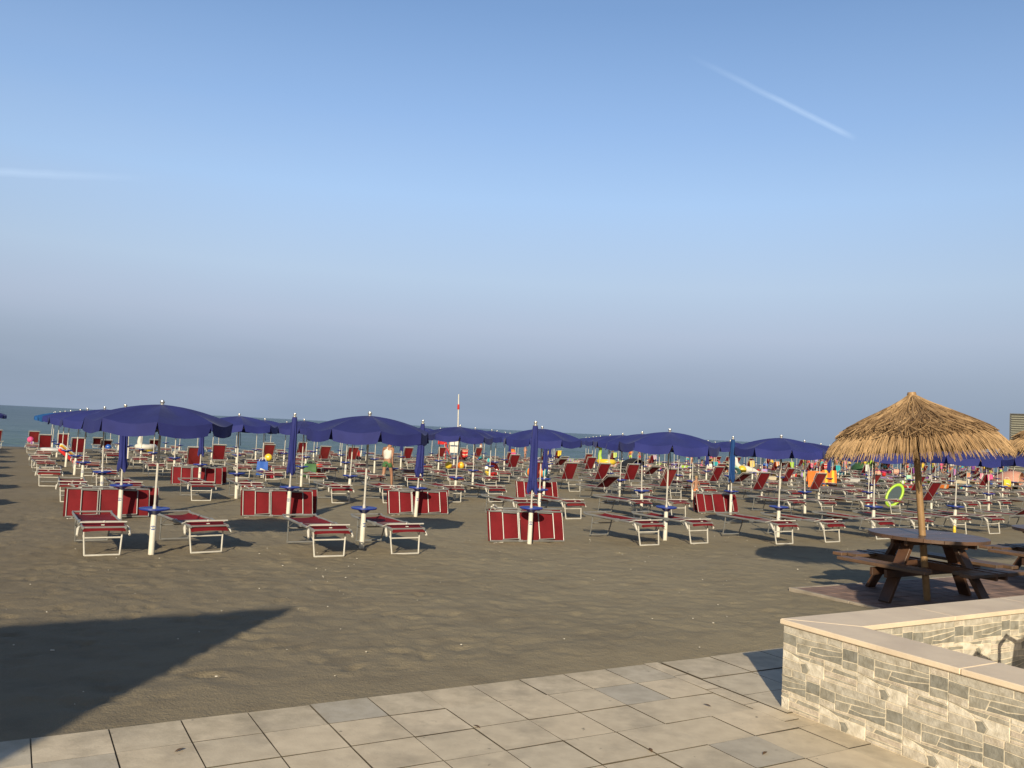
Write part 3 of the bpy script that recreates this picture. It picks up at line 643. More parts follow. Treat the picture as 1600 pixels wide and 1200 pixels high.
pole = MB(); pole.tube((0, 0, .5), (0, 0, 2.08), .0165, n=10); pole.lathe([(.024, .62), (.026, .66), (.02, .70)], 10)
fin = MB(); fin.lathe([(.045, 2.095), (.046, 2.108), (.024, 2.112), (.024, 2.135), (.030, 2.14), (.034, 2.158), (.028, 2.178), (.010, 2.186)], 12)
ribs = MB()
for i in range(8):
    a = i * math.pi / 4; ribs.path([(.03 * math.cos(a), .03 * math.sin(a), 2.07), (.3 * math.cos(a), .3 * math.sin(a), 2.05), (.6 * math.cos(a), .6 * math.sin(a), 1.955), (.93 * math.cos(a), .93 * math.sin(a), 1.83)], .005, 5); ribs.tube((.02 * math.cos(a), .02 * math.sin(a), 1.74), (.5 * math.cos(a), .5 * math.sin(a), 1.985), .004, n=5)
ribs.lathe([(.03, 1.70), (.032, 1.76), (.02, 1.78)], 10)
cord = MB(); cord.path([(.03, -.02, 1.72), (.045, -.03, 1.60), (.035, -.045, 1.46), (.05, -.035, 1.36)], [.006, .007, .006, .009], 6)
ME = dict(post=post.mesh('post', M['post']), emblem=emb.mesh('emblem', [M['emblemblue'], M['plastic']], smooth=0), tray=tray.mesh('tray', M['tray']), pole=pole.mesh('pole', M['whitealu']), finial=fin.mesh('finial', M['silver']), rib_frame=ribs.mesh('rib_frame', M['alu']), cord=cord.mesh('cord', mat('black_cord', (.015, .015, .02), .8)))
CAN = {}
for v in range(4):
    for c in ('navy', 'navy2', 'azure'): CAN[(v, c)] = canopy_mb(v + 11).mesh('canopy', M[c], smooth=7)
CLO = {}
for v in range(3):
    for c in ('navy', 'teal'): CLO[(v, c)] = closed_mb(v + 3).mesh('folded_canopy', M[c], smooth=50)
def link(name, me, parent):
    o = bpy.data.objects.new(name, me); C.objects.link(o); o.parent = parent; return o
ORD = 'first second third fourth fifth sixth seventh eighth ninth tenth eleventh twelfth thirteenth fourteenth fifteenth sixteenth seventeenth eighteenth nineteenth twentieth twenty-first twenty-second twenty-third twenty-fourth twenty-fifth twenty-sixth twenty-seventh twenty-eighth twenty-ninth thirtieth thirty-first thirty-second thirty-third thirty-fourth'.split()
ROW = ['front'] + ORD[1:]
cname = {'navy': 'navy', 'navy2': 'dark navy', 'azure': 'faded light blue', 'teal': 'teal blue'}
PREMESH = {}
def parasol(u, s, closed, col, var, rot, lean, label, near, group='beach parasols in rows'):
    z = gzf(u, s); t = empty('beach_parasol', P(u, s, z)); tag(t, label, 'parasol', group)
    t.rotation_euler = (lean[0], lean[1], 0)
    p = link('post', ME['post'], t)
    if near: e_ = link('emblem', ME['emblem'], p); e_.rotation_euler = (0, 0, random.uniform(-.5, .7) + AL * .4)
    link('tray', ME['tray'], t); link('pole', ME['pole'], t); link('finial', ME['finial'], t)
    if closed: c = link('folded_canopy', CLO[(var % 3, col)], t)
    else:
        c = link('canopy', CAN[(var % 4, col)], t)
        if near: rf_ = link('rib_frame', ME['rib_frame'], t); rf_.rotation_euler = (0, 0, rot); q = link('cord', ME['cord'], t); q.rotation_euler = (0, 0, rot * 3)
    c.rotation_euler = (0, 0, rot)
    return t

# ------------------------------------------------------------------ loungers
LH = .40; LW = .325
def leg_mb(y, lean, folded=0):
    """U-shaped leg; folded=1/-1 lays it against the underside pointing along +y/-y"""
    mb = MB()
    if folded:
        for sx in (-1, 1): mb.path([(sx * .295, y, LH - .02), (sx * .28, y + folded * .36, LH - .045)], .013, 8)
        mb.tube((-.285, y + folded * .37, LH - .046), (.285, y + folded * .37, LH - .046), .014); mb.tube((-.29, y + folded * .02, LH - .03), (.29, y + folded * .02, LH - .03), .014)
    else:
        for sx in (-1, 1): mb.path([(sx * .300, y, LH), (sx * .285, y + lean * .35, LH * .5), (sx * .268, y + lean, .012)], .0145, 8)
        mb.tube((-.268, y + lean, .014), (.268, y + lean, .014), .0135); mb.tube((-.29, y + lean * .3, LH * .62), (.29, y + lean * .3, LH * .62), .012)
        for sx in (-1, 1): mb.tube((sx * .30, y + lean * .3, LH * .62), (sx * .312, y - lean * 3.6, LH - .012), .0055, n=6)
    return mb
def hinge(M_, y, z, ang): return Matrix.Translation((0, y, z)) @ Matrix.Rotation(ang, 4, 'X') @ Matrix.Translation((0, -y, -z))
def lounger_parts(state, fab='red', seed=0):
    """local frame: origin under the inland leg, +y toward the sea. returns [(name, parent name or None, MB, material)]"""
    rnd = random.Random(seed); parts = []; y0, yh, y1 = -.10, .62, 1.70
    fold = state == 'tipped'
    fr = MB()
    for sx in (-1, 1):
        fr.path([(sx * LW, y0, LH - .005), (sx * LW, y0 + .1, LH), (sx * LW, y1 - .06, LH + .005), (sx * LW, y1, LH + .03)], .021, 8)
        fr.box((sx * LW, yh, LH), (.045, .10, .055))
    for y in (y1, yh, y0 + .02): fr.tube((-LW, y, LH + (.03 if y == y1 else -.002)), (LW, y, LH + (.03 if y == y1 else -.002)), .014)
    parts.append(('frame', None, fr, 'alu'))
    if fold:
        parts.append(('leg', None, leg_mb(.20, 0, 1), 'alu')); parts.append(('leg', None, leg_mb(1.06, 0, 1), 'alu'))
    else:
        parts.append(('leg', None, leg_mb(.02, -.05), 'whitealu')); parts.append(('leg', None, leg_mb(1.42, .10), 'alu'))
    def fabric(ya, yb, sag):
        mb = MB(); wr = rnd.uniform(0, 6); sag = sag * (1 + .7 * seed); mb.sheet(lambda a, b: Vector(((a * 2 - 1) * (LW + .004), ya + (yb - ya) * b, LH + .017 + .004 * seed * math.sin(b * 9 + wr + a * 3) - sag * (1 - (a * 2 - 1) ** 4) * (.5 + .5 * math.sin(math.pi * b)))), 10, 8, th=.005); return mb
    parts.append(('seat', None, fabric(yh + .03, y1 - .02, .035), fab))
    ang = {'flat': 0, 'tipped': 0, 'raised': -R(58), 'half': -R(32)}[state]
    back = fabric(y0 + .05, yh - .02, .02); bf = MB()
    if ang:
        Hm = hinge(None, yh, LH, ang)
        for sx in (-1, 1): bf.path([(sx * (LW - .03), yh, LH), (sx * (LW - .03), y0 - .02, LH)], .013, 8)
        bf.tube((-(LW - .03), y0 - .02, LH), (LW - .03, y0 - .02, LH), .013)
        back = MB(); back.sheet(lambda a, b: Vector(((a * 2 - 1) * (LW - .02), y0 - .01 + (yh - .02 - y0) * b, LH + .016)), 8, 6, th=.005)
        back.xf(Hm); bf.xf(Hm)
        for sx in (-1, 1): a_ = Hm @ Vector((sx * (LW - .03), .2, LH)); bf.tube(a_, (sx * LW, .05, LH - .02), .007, n=6)
    elif fold: bf.tube((-LW, .60, LH - .004), (LW, .60, LH - .004), .006)
    else:
        for y in (.18, .40): bf.tube((-LW, y, LH - .004), (LW, y, LH - .004), .009)
    parts.append(('backrest', None, back, fab)); parts.append(('backrest_frame', 'backrest', bf, 'alu'))
    # folded sun shade at the head end
    ss = MB(); sf = MB(); yc = y0 - .02
    if ang:
        Hm = hinge(None, yh, LH, ang); ss.sheet(lambda a, b: Vector(((a * 2 - 1) * .31, yc + .02 + .26 * b, LH + .05 + .015 * math.sin(b * 3))), 8, 4, th=.004); ss.xf(Hm)
        for sx in (-1, 1): sf.tube((sx * .335, yc + .30, LH + .02), (sx * .335, yc, LH + .05), .011)
        sf.tube((-.335, yc, LH + .05), (.335, yc, LH + .05), .011); sf.xf(Hm)
    else:
        ss.sheet(lambda a, b: Vector(((a * 2 - 1) * .325, yc - .02 + .30 * b, LH - .015 - .022 * seed * (1 - b) + .065 * b ** .6 - .012 * (a * 2 - 1) ** 2 * (1 - b))), 10, 6, th=.004)
        for sx in (-1, 1): sf.path([(sx * .352, yc + .34, LH + .005), (sx * .352, yc + .15, LH + .060), (sx * .350, yc + .10, LH + .062)], .011, 7)
        sf.tube((-.352, yc + .10, LH + .064), (.352, yc + .10, LH + .064), .0115); sf.ball((0, yc + .10, LH + .068), .019, 8); sf.box((-.03, yc + .02, LH + .035), (.05, .02, .012))
    parts.append(('sunshade', None, ss, fab)); parts.append(('sunshade_frame', 'sunshade', sf, 'whitealu'))
    for sx in (-1, 1):
        kb_ = MB()
        if not ang: kb_.path([(sx * .365, .06, LH - .01), (sx * .385, .02, LH - .03), (sx * .40, -.05 - .02 * (sx > 0), LH - .11)], [.020, .026, .019], 8)
        else: kb_.path([(sx * .365, .06, LH - .01), (sx * .385, .04, LH + .05)], [.020, .022], 8)
        parts.append(('end_cap', None, kb_, 'plastic'))
    return parts
LMESH = {}
def lounger_proto(state, fab, seed=0):
    k = (state, fab, seed)
    if k not in LMESH:
        ps = lounger_parts(state, fab, seed); mats = []; allmb = MB()
        for _, _, mb, _ in ps: mb.xf(Matrix.Diagonal((.82, .81 if state == 'tipped' else .97, 1, 1)))
        for nm, pa, mb, mt in ps:
            if mt not in mats: mats.append(mt)
            allmb.merge(mb, mats.index(mt))
        LMESH[k] = ([(nm, pa, mb.mesh(nm, M[mt]), mt) for nm, pa, mb, mt in ps], allmb.mesh('sun_lounger', [M[m] for m in mats]), allmb, mats)
    return LMESH[k]
def lounger(u, s, state, fab, ang, label, parts=True, group='red sun loungers in rows', seed=0, tilt=-24):
    if state == 'flat': seed = int(abs(u * 7.3 + s * 3.1)) % 3
    pr = lounger_proto(state, fab, seed); z = gzf(u, s); loc = P(u, s, z + .001)
    rot = Euler((0, 0, AL + ang))
    if state == 'tipped':
        # tipped on its long side, underside toward the terrace
        Mx = Matrix.Translation(P(u, s, z + .005)) @ Matrix.Rotation(AL + ang, 4, 'Z') @ Matrix.Rotation(R(tilt), 4, 'X') @ Matrix(((0, 1, 0, -.65), (0, 0, 1, -LH), (1, 0, 0, .285), (0, 0, 0, 1)))
    else: Mx = Matrix.Translation(loc) @ rot.to_matrix().to_4x4()
    if parts:
        t = empty('sun_lounger'); t.matrix_world = Mx; tag(t, label, 'sun lounger', group); d = {}
        for nm, pa, me, mt in pr[0]:
            o = link(nm, me, d[pa] if pa else t); d[nm] = o
    else:
        t = link('sun_lounger', pr[1], None); t.matrix_world = Mx; tag(t, label, 'sun lounger', group)
    return t

# ------------------------------------------------------------------ lay out rows
random.seed(11)
U0, DU, S0, DS, SH = 1.83, 3.12, 13.05, 4.757, .024
def site(j, k): return U0 + DU * j + SH * k, S0 + DS * k
CLOSED = {(2, 0): 'navy', (0, 1): 'navy', (1, 1): 'navy', (2, 1): 'navy', (5, 1): 'teal', (1, 3): 'navy', (4, 2): 'navy'}
AZURE = {(0, 6), (0, 7), (0, 8), (0, 9), (7, 7), (1, 9), (8, 6), (12, 8)}
LOFF = {(0, 0): (.04, 0, -.67, .70), (1, 0): (-.22, -.83, -.60, .60), (3, 0): (-.38, -.70, -.62, .62), (4, 0): (-.39, -1.15, -.72, .72), (5, 0): (-.2, -.9, -.7, .7), (6, 0): (.0, -.6, -.7, .7)}
STATE = {(2, 5, 0): 'raised', (7, 0, 0): 'half', (6, 2, 0): 'raised', (6, 2, 1): 'flat', (7, 2, 0): 'raised', (8, 2, 0): 'raised', (5, 3, 1): 'raised', (6, 3, 0): 'raised', (9, 2, 1): 'raised', (10, 2, 0): 'raised', (8, 3, 1): 'half', (4, 6, 0): 'raised', (4, 6, 1): 'raised', (9, 4, 1): 'raised', (1, 4, 1): 'raised', (0, 7, 0): 'raised', (0, 6, 1): 'raised'}
loungers = []
sites = []
for k in range(10):
    smax = S0 + DS * k
    jmax = min(int((1.86 * smax + 1.5 - U0) / DU), 25)
    for j in range(0, jmax + 1): sites.append((j, k))
HIDE = set()
for (j, k) in sites:
    u, s = site(j, k); 
    if (j, k) not in LOFF: u += random.gauss(0, .07); s += random.gauss(0, .10)
    dist = P(u, s).length; near = dist < 34
    col = CLOSED.get((j, k)); closed = col is not None
    if not closed:
        if k >= 3 and j > 4 and random.random() < .07: closed = True; col = 'navy'
        elif (j, k) in AZURE: col = 'azure'
        else: col = random.choice(['navy', 'navy', 'navy', 'navy2'])
    rot = {(0, 0): R(-70.4), (1, 0): R(-70), (3, 0): R(-97), (4, 0): R(-94.6)}.get((j, k), random.uniform(0, math.pi / 4))
    lean = (random.gauss(0, .012), random.gauss(0, .014))
    if (j, k) == (6, 1): lean = (0, -.035)
    if (j, k) in ((2, 0), (0, 0), (1, 0)): lean = (0, .004)
    st_ = 'closed' if closed else 'open'
    lab = f"{st_} {cname[col]} parasol on white post, {ORD[j]} from the left in the {ROW[k]} row"
    parasol(u, s, closed, col, random.randrange(12), rot, lean, lab, near)
    tip = (j, k) in CLOSED and (j, k) != (0, 9)
    if tip:
        du = {(2, 0): .15, (0, 1): -.18, (1, 1): -.12, (2, 1): .22, (5, 1): -.15}.get((j, k), 0)
        da = {(2, 0): R(-9), (0, 1): R(-2), (5, 1): R(-4)}.get((j, k), R(-4))
        loungers.append((u + du, s + .30, 'tipped', 'red', da, f"red lounger tipped on its side right behind the closed {ORD[j]} parasol in the {ROW[k]} row", dist))
        loungers.append((u + du + .22, s + .72, 'tipped', 'red', da + R(1), f"second tipped red lounger, hidden behind the first, at the {ORD[j]} parasol in the {ROW[k]} row", dist))
        continue
    cu, cs, l, r = LOFF.get((j, k), (random.gauss(-.15, .15), random.gauss(-.7, .25), -.66 + random.gauss(0, .06), .66 + random.gauss(0, .06)))
    for q, off in enumerate((l, r)):
        if k >= 4 and random.random() < .06: continue
        stt = STATE.get((j, k, q))
        if stt is None:
            x = random.random() + (1 if (1 <= j <= 4 and k <= 4) else 0); pr_ = .03 if k < 2 else (.14 if k < 5 else .24)
            if j < 5 and k < 6: pr_ = .04
            stt = 'flat' if (k == 0 or x > pr_) else ('raised' if x > pr_ * .35 else 'half')
        fab = 'red' if random.random() < .72 else 'red2'
        if k == 0: fab = 'red'
        ang = random.gauss(0, .03 + .03 * (k > 2)) + {(0, 0, 0): .02, (0, 0, 1): .06}.get((j, k, q), 0)
        side = 'left' if q == 0 else 'right'
        w1 = {'flat': 'flat', 'raised': 'upright-backed', 'half': 'half-reclined'}[stt]
        loungers.append((u + cu + off, s + cs + random.gauss(0, .03) , stt, fab, ang, f"{w1} red lounger on the {side} of the {ORD[j]} parasol in the {ROW[k]} row", P(u, s).length))
loungers.sort(key=lambda x: x[-1])
farmb = MB(); fm = None
for i, (u, s, stt, fab, ang, lab, dist) in enumerate(loungers):
    if i < 296: lounger(u, s, stt, fab, ang, lab, parts=dist < 40, tilt=-6 if lab.startswith('second') else -16)
    else:
        pr = lounger_proto(stt, 'red'); Mx = Matrix.Translation(P(u, s, gzf(u, s))) @ Matrix.Rotation(AL + ang, 4, 'Z'); farmb.merge(pr[2], 0, Mx); fm = pr[3]
if farmb.v: tag(farmb.build('distant_sun_loungers', [M[m] for m in fm]), 'mass of far red loungers along the right end of the beach', 'sun loungers', kind='stuff')
print('sites', len(sites), 'loungers', len(loungers))
# the neighbouring establishment's parasols left of the gap (mostly out of frame; their shadows reach in)
for k in range(0, 10):
    u, s = -3.0 + random.uniform(-.1, .1), S0 + DS * k
    u = -1.2 if k == 9 else u - .35
    parasol(u, s, False, 'navy2', k, random.uniform(0, .7), (0, 0), f"dark blue parasol of the left-hand block at the photo's left edge, {ROW[k]} row", False, 'parasols of the left-hand block')
for k, uu in ((8, -.9), (9, -.62)):
    lounger(uu, S0 + DS * k - .3, 'raised' if k == 9 else 'flat', 'red', .1, f"{'upright-backed' if k == 9 else 'flat'} red lounger at the left edge of the photo near the water, {ROW[k]} row", False, 'loungers of the left-hand block')

# ------------------------------------------------------------------ people
def skin_mesh(name, V, E_, Rad, mats, extra=None, sub=1):
    me = bpy.data.meshes.new('tmp'); me.from_pydata(V, E_, []); ob = bpy.data.objects.new('tmp', me); C.objects.link(ob)
    md = ob.modifiers.new('s', 'SKIN'); 
    for i, r in enumerate(Rad):
        rr = r if isinstance(r, tuple) else (r, r); me.skin_vertices[0].data[i].radius = rr
    me.skin_vertices[0].data[0].use_root = True; md.use_smooth_shade = True
    if sub: sb = ob.modifiers.new('b', 'SUBSURF'); sb.levels = sub; sb.render_levels = sub
    bpy.context.view_layer.update(); dg = bpy.context.evaluated_depsgraph_get()
    m2 = bpy.data.meshes.new_from_object(ob.evaluated_get(dg)); m2.name = name; bpy.data.objects.remove(ob); bpy.data.meshes.remove(me)
    m2.materials.clear(); m2.materials.append(mats)
    if extra:
        bm = bmesh.new(); bm.from_mesh(m2); t = extra.mesh('x', mats); bm.from_mesh(t); bm.to_mesh(m2); bm.free()
    m2.polygons.foreach_set('use_smooth', [True] * len(m2.polygons)); m2.update(); return m2
def person_meshes(pose):
    """1.70 m figure facing -y; joints posed for standing, walking or sitting"""
    if pose == 'sit':
        J = dict(pel=(0, 0, .10), sp=(0, .05, .27), ch=(0, .06, .45), nk=(0, .03, .57), hd=(0, 0, .66), ht=(0, .0, .78), hL=(-.09, 0, .10), hR=(.09, 0, .10), kL=(-.16, -.32, .36), kR=(.16, -.34, .34), aL=(-.15, -.62, .07), aR=(.15, -.66, .07), tL=(-.16, -.78, .03), tR=(.16, -.82, .03),
                 sL=(-.17, .05, .52), sR=(.17, .05, .52), eL=(-.24, -.10, .33), eR=(.24, -.10, .33), wL=(-.18, -.30, .38), wR=(.18, -.30, .38), mL=(-.17, -.37, .38), mR=(.17, -.37, .38))
    elif pose == 'walk':
        J = dict(pel=(0, 0, .90), sp=(0, -.02, 1.08), ch=(0, -.05, 1.28), nk=(0, -.09, 1.43), hd=(0, -.14, 1.52), ht=(.0, -.17, 1.65), hL=(-.09, 0, .88), hR=(.09, 0, .88), kL=(-.10, -.16, .50), kR=(.10, .02, .48), aL=(-.10, -.20, .09), aR=(.10, .28, .13), tL=(-.10, -.36, .035), tR=(.10, .17, .035),
                 sL=(-.19, -.05, 1.37), sR=(.19, -.05, 1.37), eL=(-.26, .10, 1.13), eR=(.26, -.12, 1.12), wL=(-.25, .06, .88), wR=(.22, -.26, .92), mL=(-.25, .02, .80), mR=(.21, -.32, .86))
    else:
        J = dict(pel=(0, 0, .92), sp=(0, 0, 1.10), ch=(0, .0, 1.30), nk=(0, 0, 1.45), hd=(0, -.02, 1.54), ht=(0, -.01, 1.67), hL=(-.09, 0, .90), hR=(.09, 0, .90), kL=(-.12, -.03, .49), kR=(.11, -.01, .49), aL=(-.13, .02, .08), aR=(.13, .02, .08), tL=(-.15, -.14, .03), tR=(.15, -.14, .03),
                 sL=(-.19, 0, 1.40), sR=(.19, 0, 1.40), eL=(-.27, .04, 1.14), eR=(.30, .02, 1.17), wL=(-.27, -.05, .90), wR=(.15, -.16, 1.10), mL=(-.27, -.08, .82), mR=(.08, -.18, 1.10))
    K = list(J); ix = {k: i for i, k in enumerate(K)}
    Ed = [('pel', 'sp'), ('sp', 'ch'), ('ch', 'nk'), ('nk', 'hd'), ('hd', 'ht'), ('pel', 'hL'), ('pel', 'hR'), ('hL', 'kL'), ('hR', 'kR'), ('kL', 'aL'), ('kR', 'aR'), ('aL', 'tL'), ('aR', 'tR'), ('ch', 'sL'), ('ch', 'sR'), ('sL', 'eL'), ('sR', 'eR'), ('eL', 'wL'), ('eR', 'wR'), ('wL', 'mL'), ('wR', 'mR')]
    rad = dict(pel=(.13, .10), sp=(.12, .09), ch=(.15, .10), nk=.055, hd=.095, ht=.075, hL=.085, hR=.085, kL=.055, kR=.055, aL=.036, aR=.036, tL=.03, tR=.03, sL=.058, sR=.058, eL=.04, eR=.04, wL=.026, wR=.026, mL=(.035, .018), mR=(.035, .018))
    ex = MB()
    for sd_ in 'LR':                                     # five fingers a hand, curled a little
        m = Vector(J['m' + sd_]); wv = Vector(J['w' + sd_]); d = (m - wv).normalized(); a = d.cross(Vector((0, 0, 1)) if abs(d.z) < .8 else Vector((1, 0, 0))).normalized(); c = d.cross(a)
        for q in range(4): b0 = m + a * (.022 - .0145 * q) + d * .012; ln = (.062, .07, .066, .05)[q]; ex.path([b0, b0 + d * ln * .55, b0 + d * ln * .95 + c * .02], [.009, .008, .006], 6)
        b0 = m - d * .03 + a * .03; ex.path([b0, b0 + a * .025 + d * .025, b0 + a * .028 + d * .055], [.010, .009, .007], 6)
    hd = Vector(J['hd']); ht = Vector(J['ht']); fwd = Vector((0, -1, 0)); cen = (hd + ht) / 2
    ex.ball(cen + Vector((0, -.095, -.015)), .017, 8, sc=(.8, 1.1, 1.2))            # nose
    for sx in (-1, 1): ex.ball(cen + Vector((sx * .088, .0, -.01)), .022, 8, sc=(.4, .8, 1.2))
    body = skin_mesh('person', [J[k] for k in K], [(ix[a], ix[b]) for a, b in Ed], [rad[k] for k in K], M['skin'], ex)
    def shell(keys, extra_edges, rr, name):
        V = [keys[k] for k in keys]; kk = list(keys); return skin_mesh(name, V, [(kk.index(a), kk.index(b)) for a, b in extra_edges], [rr[k] for k in kk], M['skin'])
    lerp = lambda a, b, t: tuple(Vector(J[a]).lerp(Vector(J[b]), t))
    shorts = shell(dict(pel=lerp('pel', 'sp', .0), w=lerp('pel', 'sp', .45), hL=J['hL'], hR=J['hR'], mL=lerp('hL', 'kL', .5), mR=lerp('hR', 'kR', .5)), [('pel', 'w'), ('pel', 'hL'), ('pel', 'hR'), ('hL', 'mL'), ('hR', 'mR')], dict(pel=(.145, .118), w=(.13, .105), hL=.102, hR=.102, mL=.088, mR=.088), 'shorts')
    top = shell(dict(ch=J['ch'], sp=J['sp'], w=lerp('pel', 'sp', .25), n=lerp('ch', 'nk', .55), sL=lerp('ch', 'sL', .75), sR=lerp('ch', 'sR', .75)), [('ch', 'sp'), ('sp', 'w'), ('ch', 'n'), ('ch', 'sL'), ('ch', 'sR')], dict(ch=(.195, .145), sp=(.155, .13), w=(.16, .135), n=.095, sL=.088, sR=.088), 'tank_top')
    hb = MB(); hb.ball(cen + Vector((0, .018, .035)), .098, 14, sc=(1, 1.08, 1.0)); hair = hb.mesh('hair', M['hair'])
    ey = MB()
    for sx in (-1, 1): ey.ball(cen + Vector((sx * .033, -.088, .012)), .009, 6)
    ey.path([cen + Vector((-.022, -.088, -.05)), cen + Vector((.022, -.088, -.05))], .004, 5)
    return body, shorts, top, hair, ey.mesh('face_detail', M['hair'])
PM = {p: person_meshes(p) for p in ('stand', 'walk', 'sit')}
colm = {}
COLS = dict(white=(.75, .73, .68), green=(.06, .16, .06), orange=(.75, .20, .03), pink=(.75, .10, .28), yellow=(.80, .58, .05), red=(.62, .03, .03), turquoise=(.04, .42, .48), black=(.02, .02, .022), lime=(.42, .70, .05), lilac=(.40, .28, .60), blue=(.03, .12, .50), cream=(.70, .60, .42), brown=(.14, .08, .05), grey=(.30, .30, .31), salmon=(.70, .36, .27), purple=(.20, .05, .30), silver=(.55, .57, .60), crimson=(.48, .02, .06), mint=(.35, .65, .50))
def cm(c, rough=.7, shiny=False):
    k = (c, shiny)
    if k not in colm: colm[k] = mat(c + ('_vinyl' if shiny else '_cloth'), COLS[c], .3 if shiny else rough, var=.06, vscale=5)
    return colm[k]
def copyme(me, m):
    q = me.copy(); q.materials.clear(); q.materials.append(m); return q
def person(u, s, pose, rz, short, top, label, hair='hair', sc=1.0, group=None, hairm=None):
    b, sh, tp, hr, fc = PM[pose]; t = link('person', b, None); t.location = P(u, s, gzf(u, s) - .005); t.rotation_euler = (0, 0, rz); t.scale = (sc,) * 3
    tag(t, label, 'person', group)
    link('shorts', copyme(sh, cm(short)), t)
    if top: link('tank_top', copyme(tp, cm(top)), t)
    link('hair', copyme(hr, hairm) if hairm else hr, t); link('face_detail', fc, t)
    return t
HAIRS = [('dark', None), ('brown', mat('brown_hair', (.10, .055, .03), .6)), ('fair', mat('fair_hair', (.38, .26, .13), .6))]
person(11.05, 27.2, 'walk', R(155), 'green', 'white', 'man in white tank top and green shorts walking between loungers with lowered head', sc=.98)
person(19.4, 21.2, 'stand', R(30), 'orange', None, 'small child in orange swim shorts standing behind the tipped loungers by the teal parasol', sc=.52, hairm=HAIRS[2][1])
rp = random.Random(21); used = set()
crowd_cols = ['orange', 'pink', 'yellow', 'red', 'turquoise', 'black', 'lime', 'lilac', 'blue', 'white', 'green', 'purple', 'salmon']
n = 0
while n < 84:
    pose = rp.choice(['stand', 'stand', 'walk', 'sit']); a = rp.choice(crowd_cols); b = rp.choice([None, None] + crowd_cols); h = rp.randrange(3)
    if (pose, a, b, h) in used: continue
    used.add((pose, a, b, h)); wv = {'stand': 'standing', 'walk': 'walking', 'sit': 'sitting'}[pose]
    u = rp.uniform(46, 98); s = rp.uniform(42, 66)
    if n < 7: u = rp.uniform(30, 50); s = rp.uniform(56, 66)
    lab = f"{wv} beachgoer with {HAIRS[h][0]} hair, {a} shorts and {(b + ' top') if b else 'bare chest'} near the distant waterline"
    person(u, s, pose, rp.uniform(0, 6.28), a, b, lab, sc=rp.uniform(.82, 1.03), group='beachgoers near the water', hairm=HAIRS[h][1]); n += 1

# ------------------------------------------------------------------ toys, towels, bags
def at(u, s, dz=0): return P(u, s, gzf(u, s) + dz)
def thing(name, u, s, label, cat, rz=0, dz=0, group=None):
    t = empty(name, at(u, s, dz), rz); tag(t, label, cat, group); return t
# white unicorn float
t = thing('inflatable_unicorn', 5.3, 46.0, 'white inflatable unicorn float with rainbow mane near the water at left', 'inflatable', R(150), .55)
b = MB(); b.torus((0, 0, .18), .42, .17, 24, 10, sc=(1.25, 1, 1)); b.build('ring', cm('white', shiny=True), t); t.rotation_euler = (0, 0, R(250)); t.scale = (.8,) * 3; t.location = at(5.75, 45.2, .5)
b = MB(); b.path([(.45, 0, .2), (.55, 0, .5), (.50, 0, .8), (.55, 0, 1.0), (.75, 0, 1.02), (.90, 0, .92)], [.15, .13, .11, .13, .11, .07], 12); b.ball((.45, .07, 1.14), .04, sc=(1, 1, 2)); b.ball((.45, -.07, 1.14), .04, sc=(1, 1, 2)); b.build('head', cm('white', shiny=True), t)
for i, c in enumerate(('red', 'orange', 'yellow', 'green', 'blue')):
    b = MB(); b.ball((.42 - .02 * (i % 2), 0, .98 - .12 * i), .08, 10, sc=(1, .8, 1)); b.build('mane_tuft', cm(c, shiny=True), t)
b = MB(); b.path([(.60, 0, 1.10), (.66, 0, 1.34)], [.035, .006], 8); b.build('horn', cm('yellow', shiny=True), t)
t = thing('swim_ring', 6.1, 47.4, 'yellow inflatable swim ring lying beside the white unicorn float', 'swim ring', 0, .42); b = MB(); b.torus((0, 0, .1), .32, .11, 22, 8, rot=Matrix.Rotation(R(12), 3, 'X')); o = b.build('ring', cm('yellow', shiny=True), t)
# lilo
t = thing('air_mattress', 2.35, 40.0, 'red, orange and white air mattress propped on edge against a lounger', 'air mattress', R(70), .22); t.rotation_euler = (R(28), R(40), R(40))
for i, c in enumerate(('red', 'white', 'orange', 'yellow', 'white')):
    b = MB(); b.path([(-.75, -.26 + .13 * i, 0), (-.7, -.26 + .13 * i, .0), (.7, -.26 + .13 * i, 0), (.75, -.26 + .13 * i, 0)], [.03, .07, .07, .03], 10); b.build('tube', cm(c, shiny=True), t)
t = thing('inflatable_boat', 1.65, 41.3, 'silvery white inflatable dinghy lying upturned on a lounger at left', 'inflatable boat', R(20), .45); b = MB(); t.scale = (.6,) * 3; b.torus((0, 0, .1), .5, .13, 24, 8, sc=(1.5, .8, 1)); b.build('hull', cm('silver', shiny=True), t); b = MB(); b.box((0, 0, .12), (1.2, .6, .04)); b.build('floor', cm('white', shiny=True), t, bevel=.01)
def ballobj(u, s, dz, r, cols, label, sc=(1, 1, 1)):
    t = thing('beach_ball', u, s, label, 'ball', random.uniform(0, 3), dz)
    me_c = [cm(c, shiny=True) for c in cols]; b = MB(); n = 12; k = 8; vs = []; fs = []
    for i in range(k + 1):
        for j in range(n): th = math.pi * i / k; a = 2 * math.pi * j / n; vs.append((r * math.sin(th) * math.cos(a) * sc[0], r * math.sin(th) * math.sin(a) * sc[1], r * math.cos(th) * sc[2] + r))
    for j in range(n):
        b.add([vs[i * n + j] for i in range(k + 1)] + [vs[i * n + (j + 1) % n] for i in range(k + 1)], [(i, i + 1, k + 2 + i, k + 1 + i) for i in range(k)], (j // 2) % len(cols))
    o = b.build('panels', me_c, t); fixn(o); return t
ballobj(1.0, 55.0, .42, .17, ['pink'], 'pink beach ball beside an upright lounger at the far left')
ballobj(10.6, 33.1, .0, .26, ['orange', 'red', 'orange'], 'orange-red beach ball on the sand beside the green shell bag')
ballobj(35.6, 35.2, .40, .25, ['yellow'], 'yellow beach ball lying on a lounger behind the teal parasol')
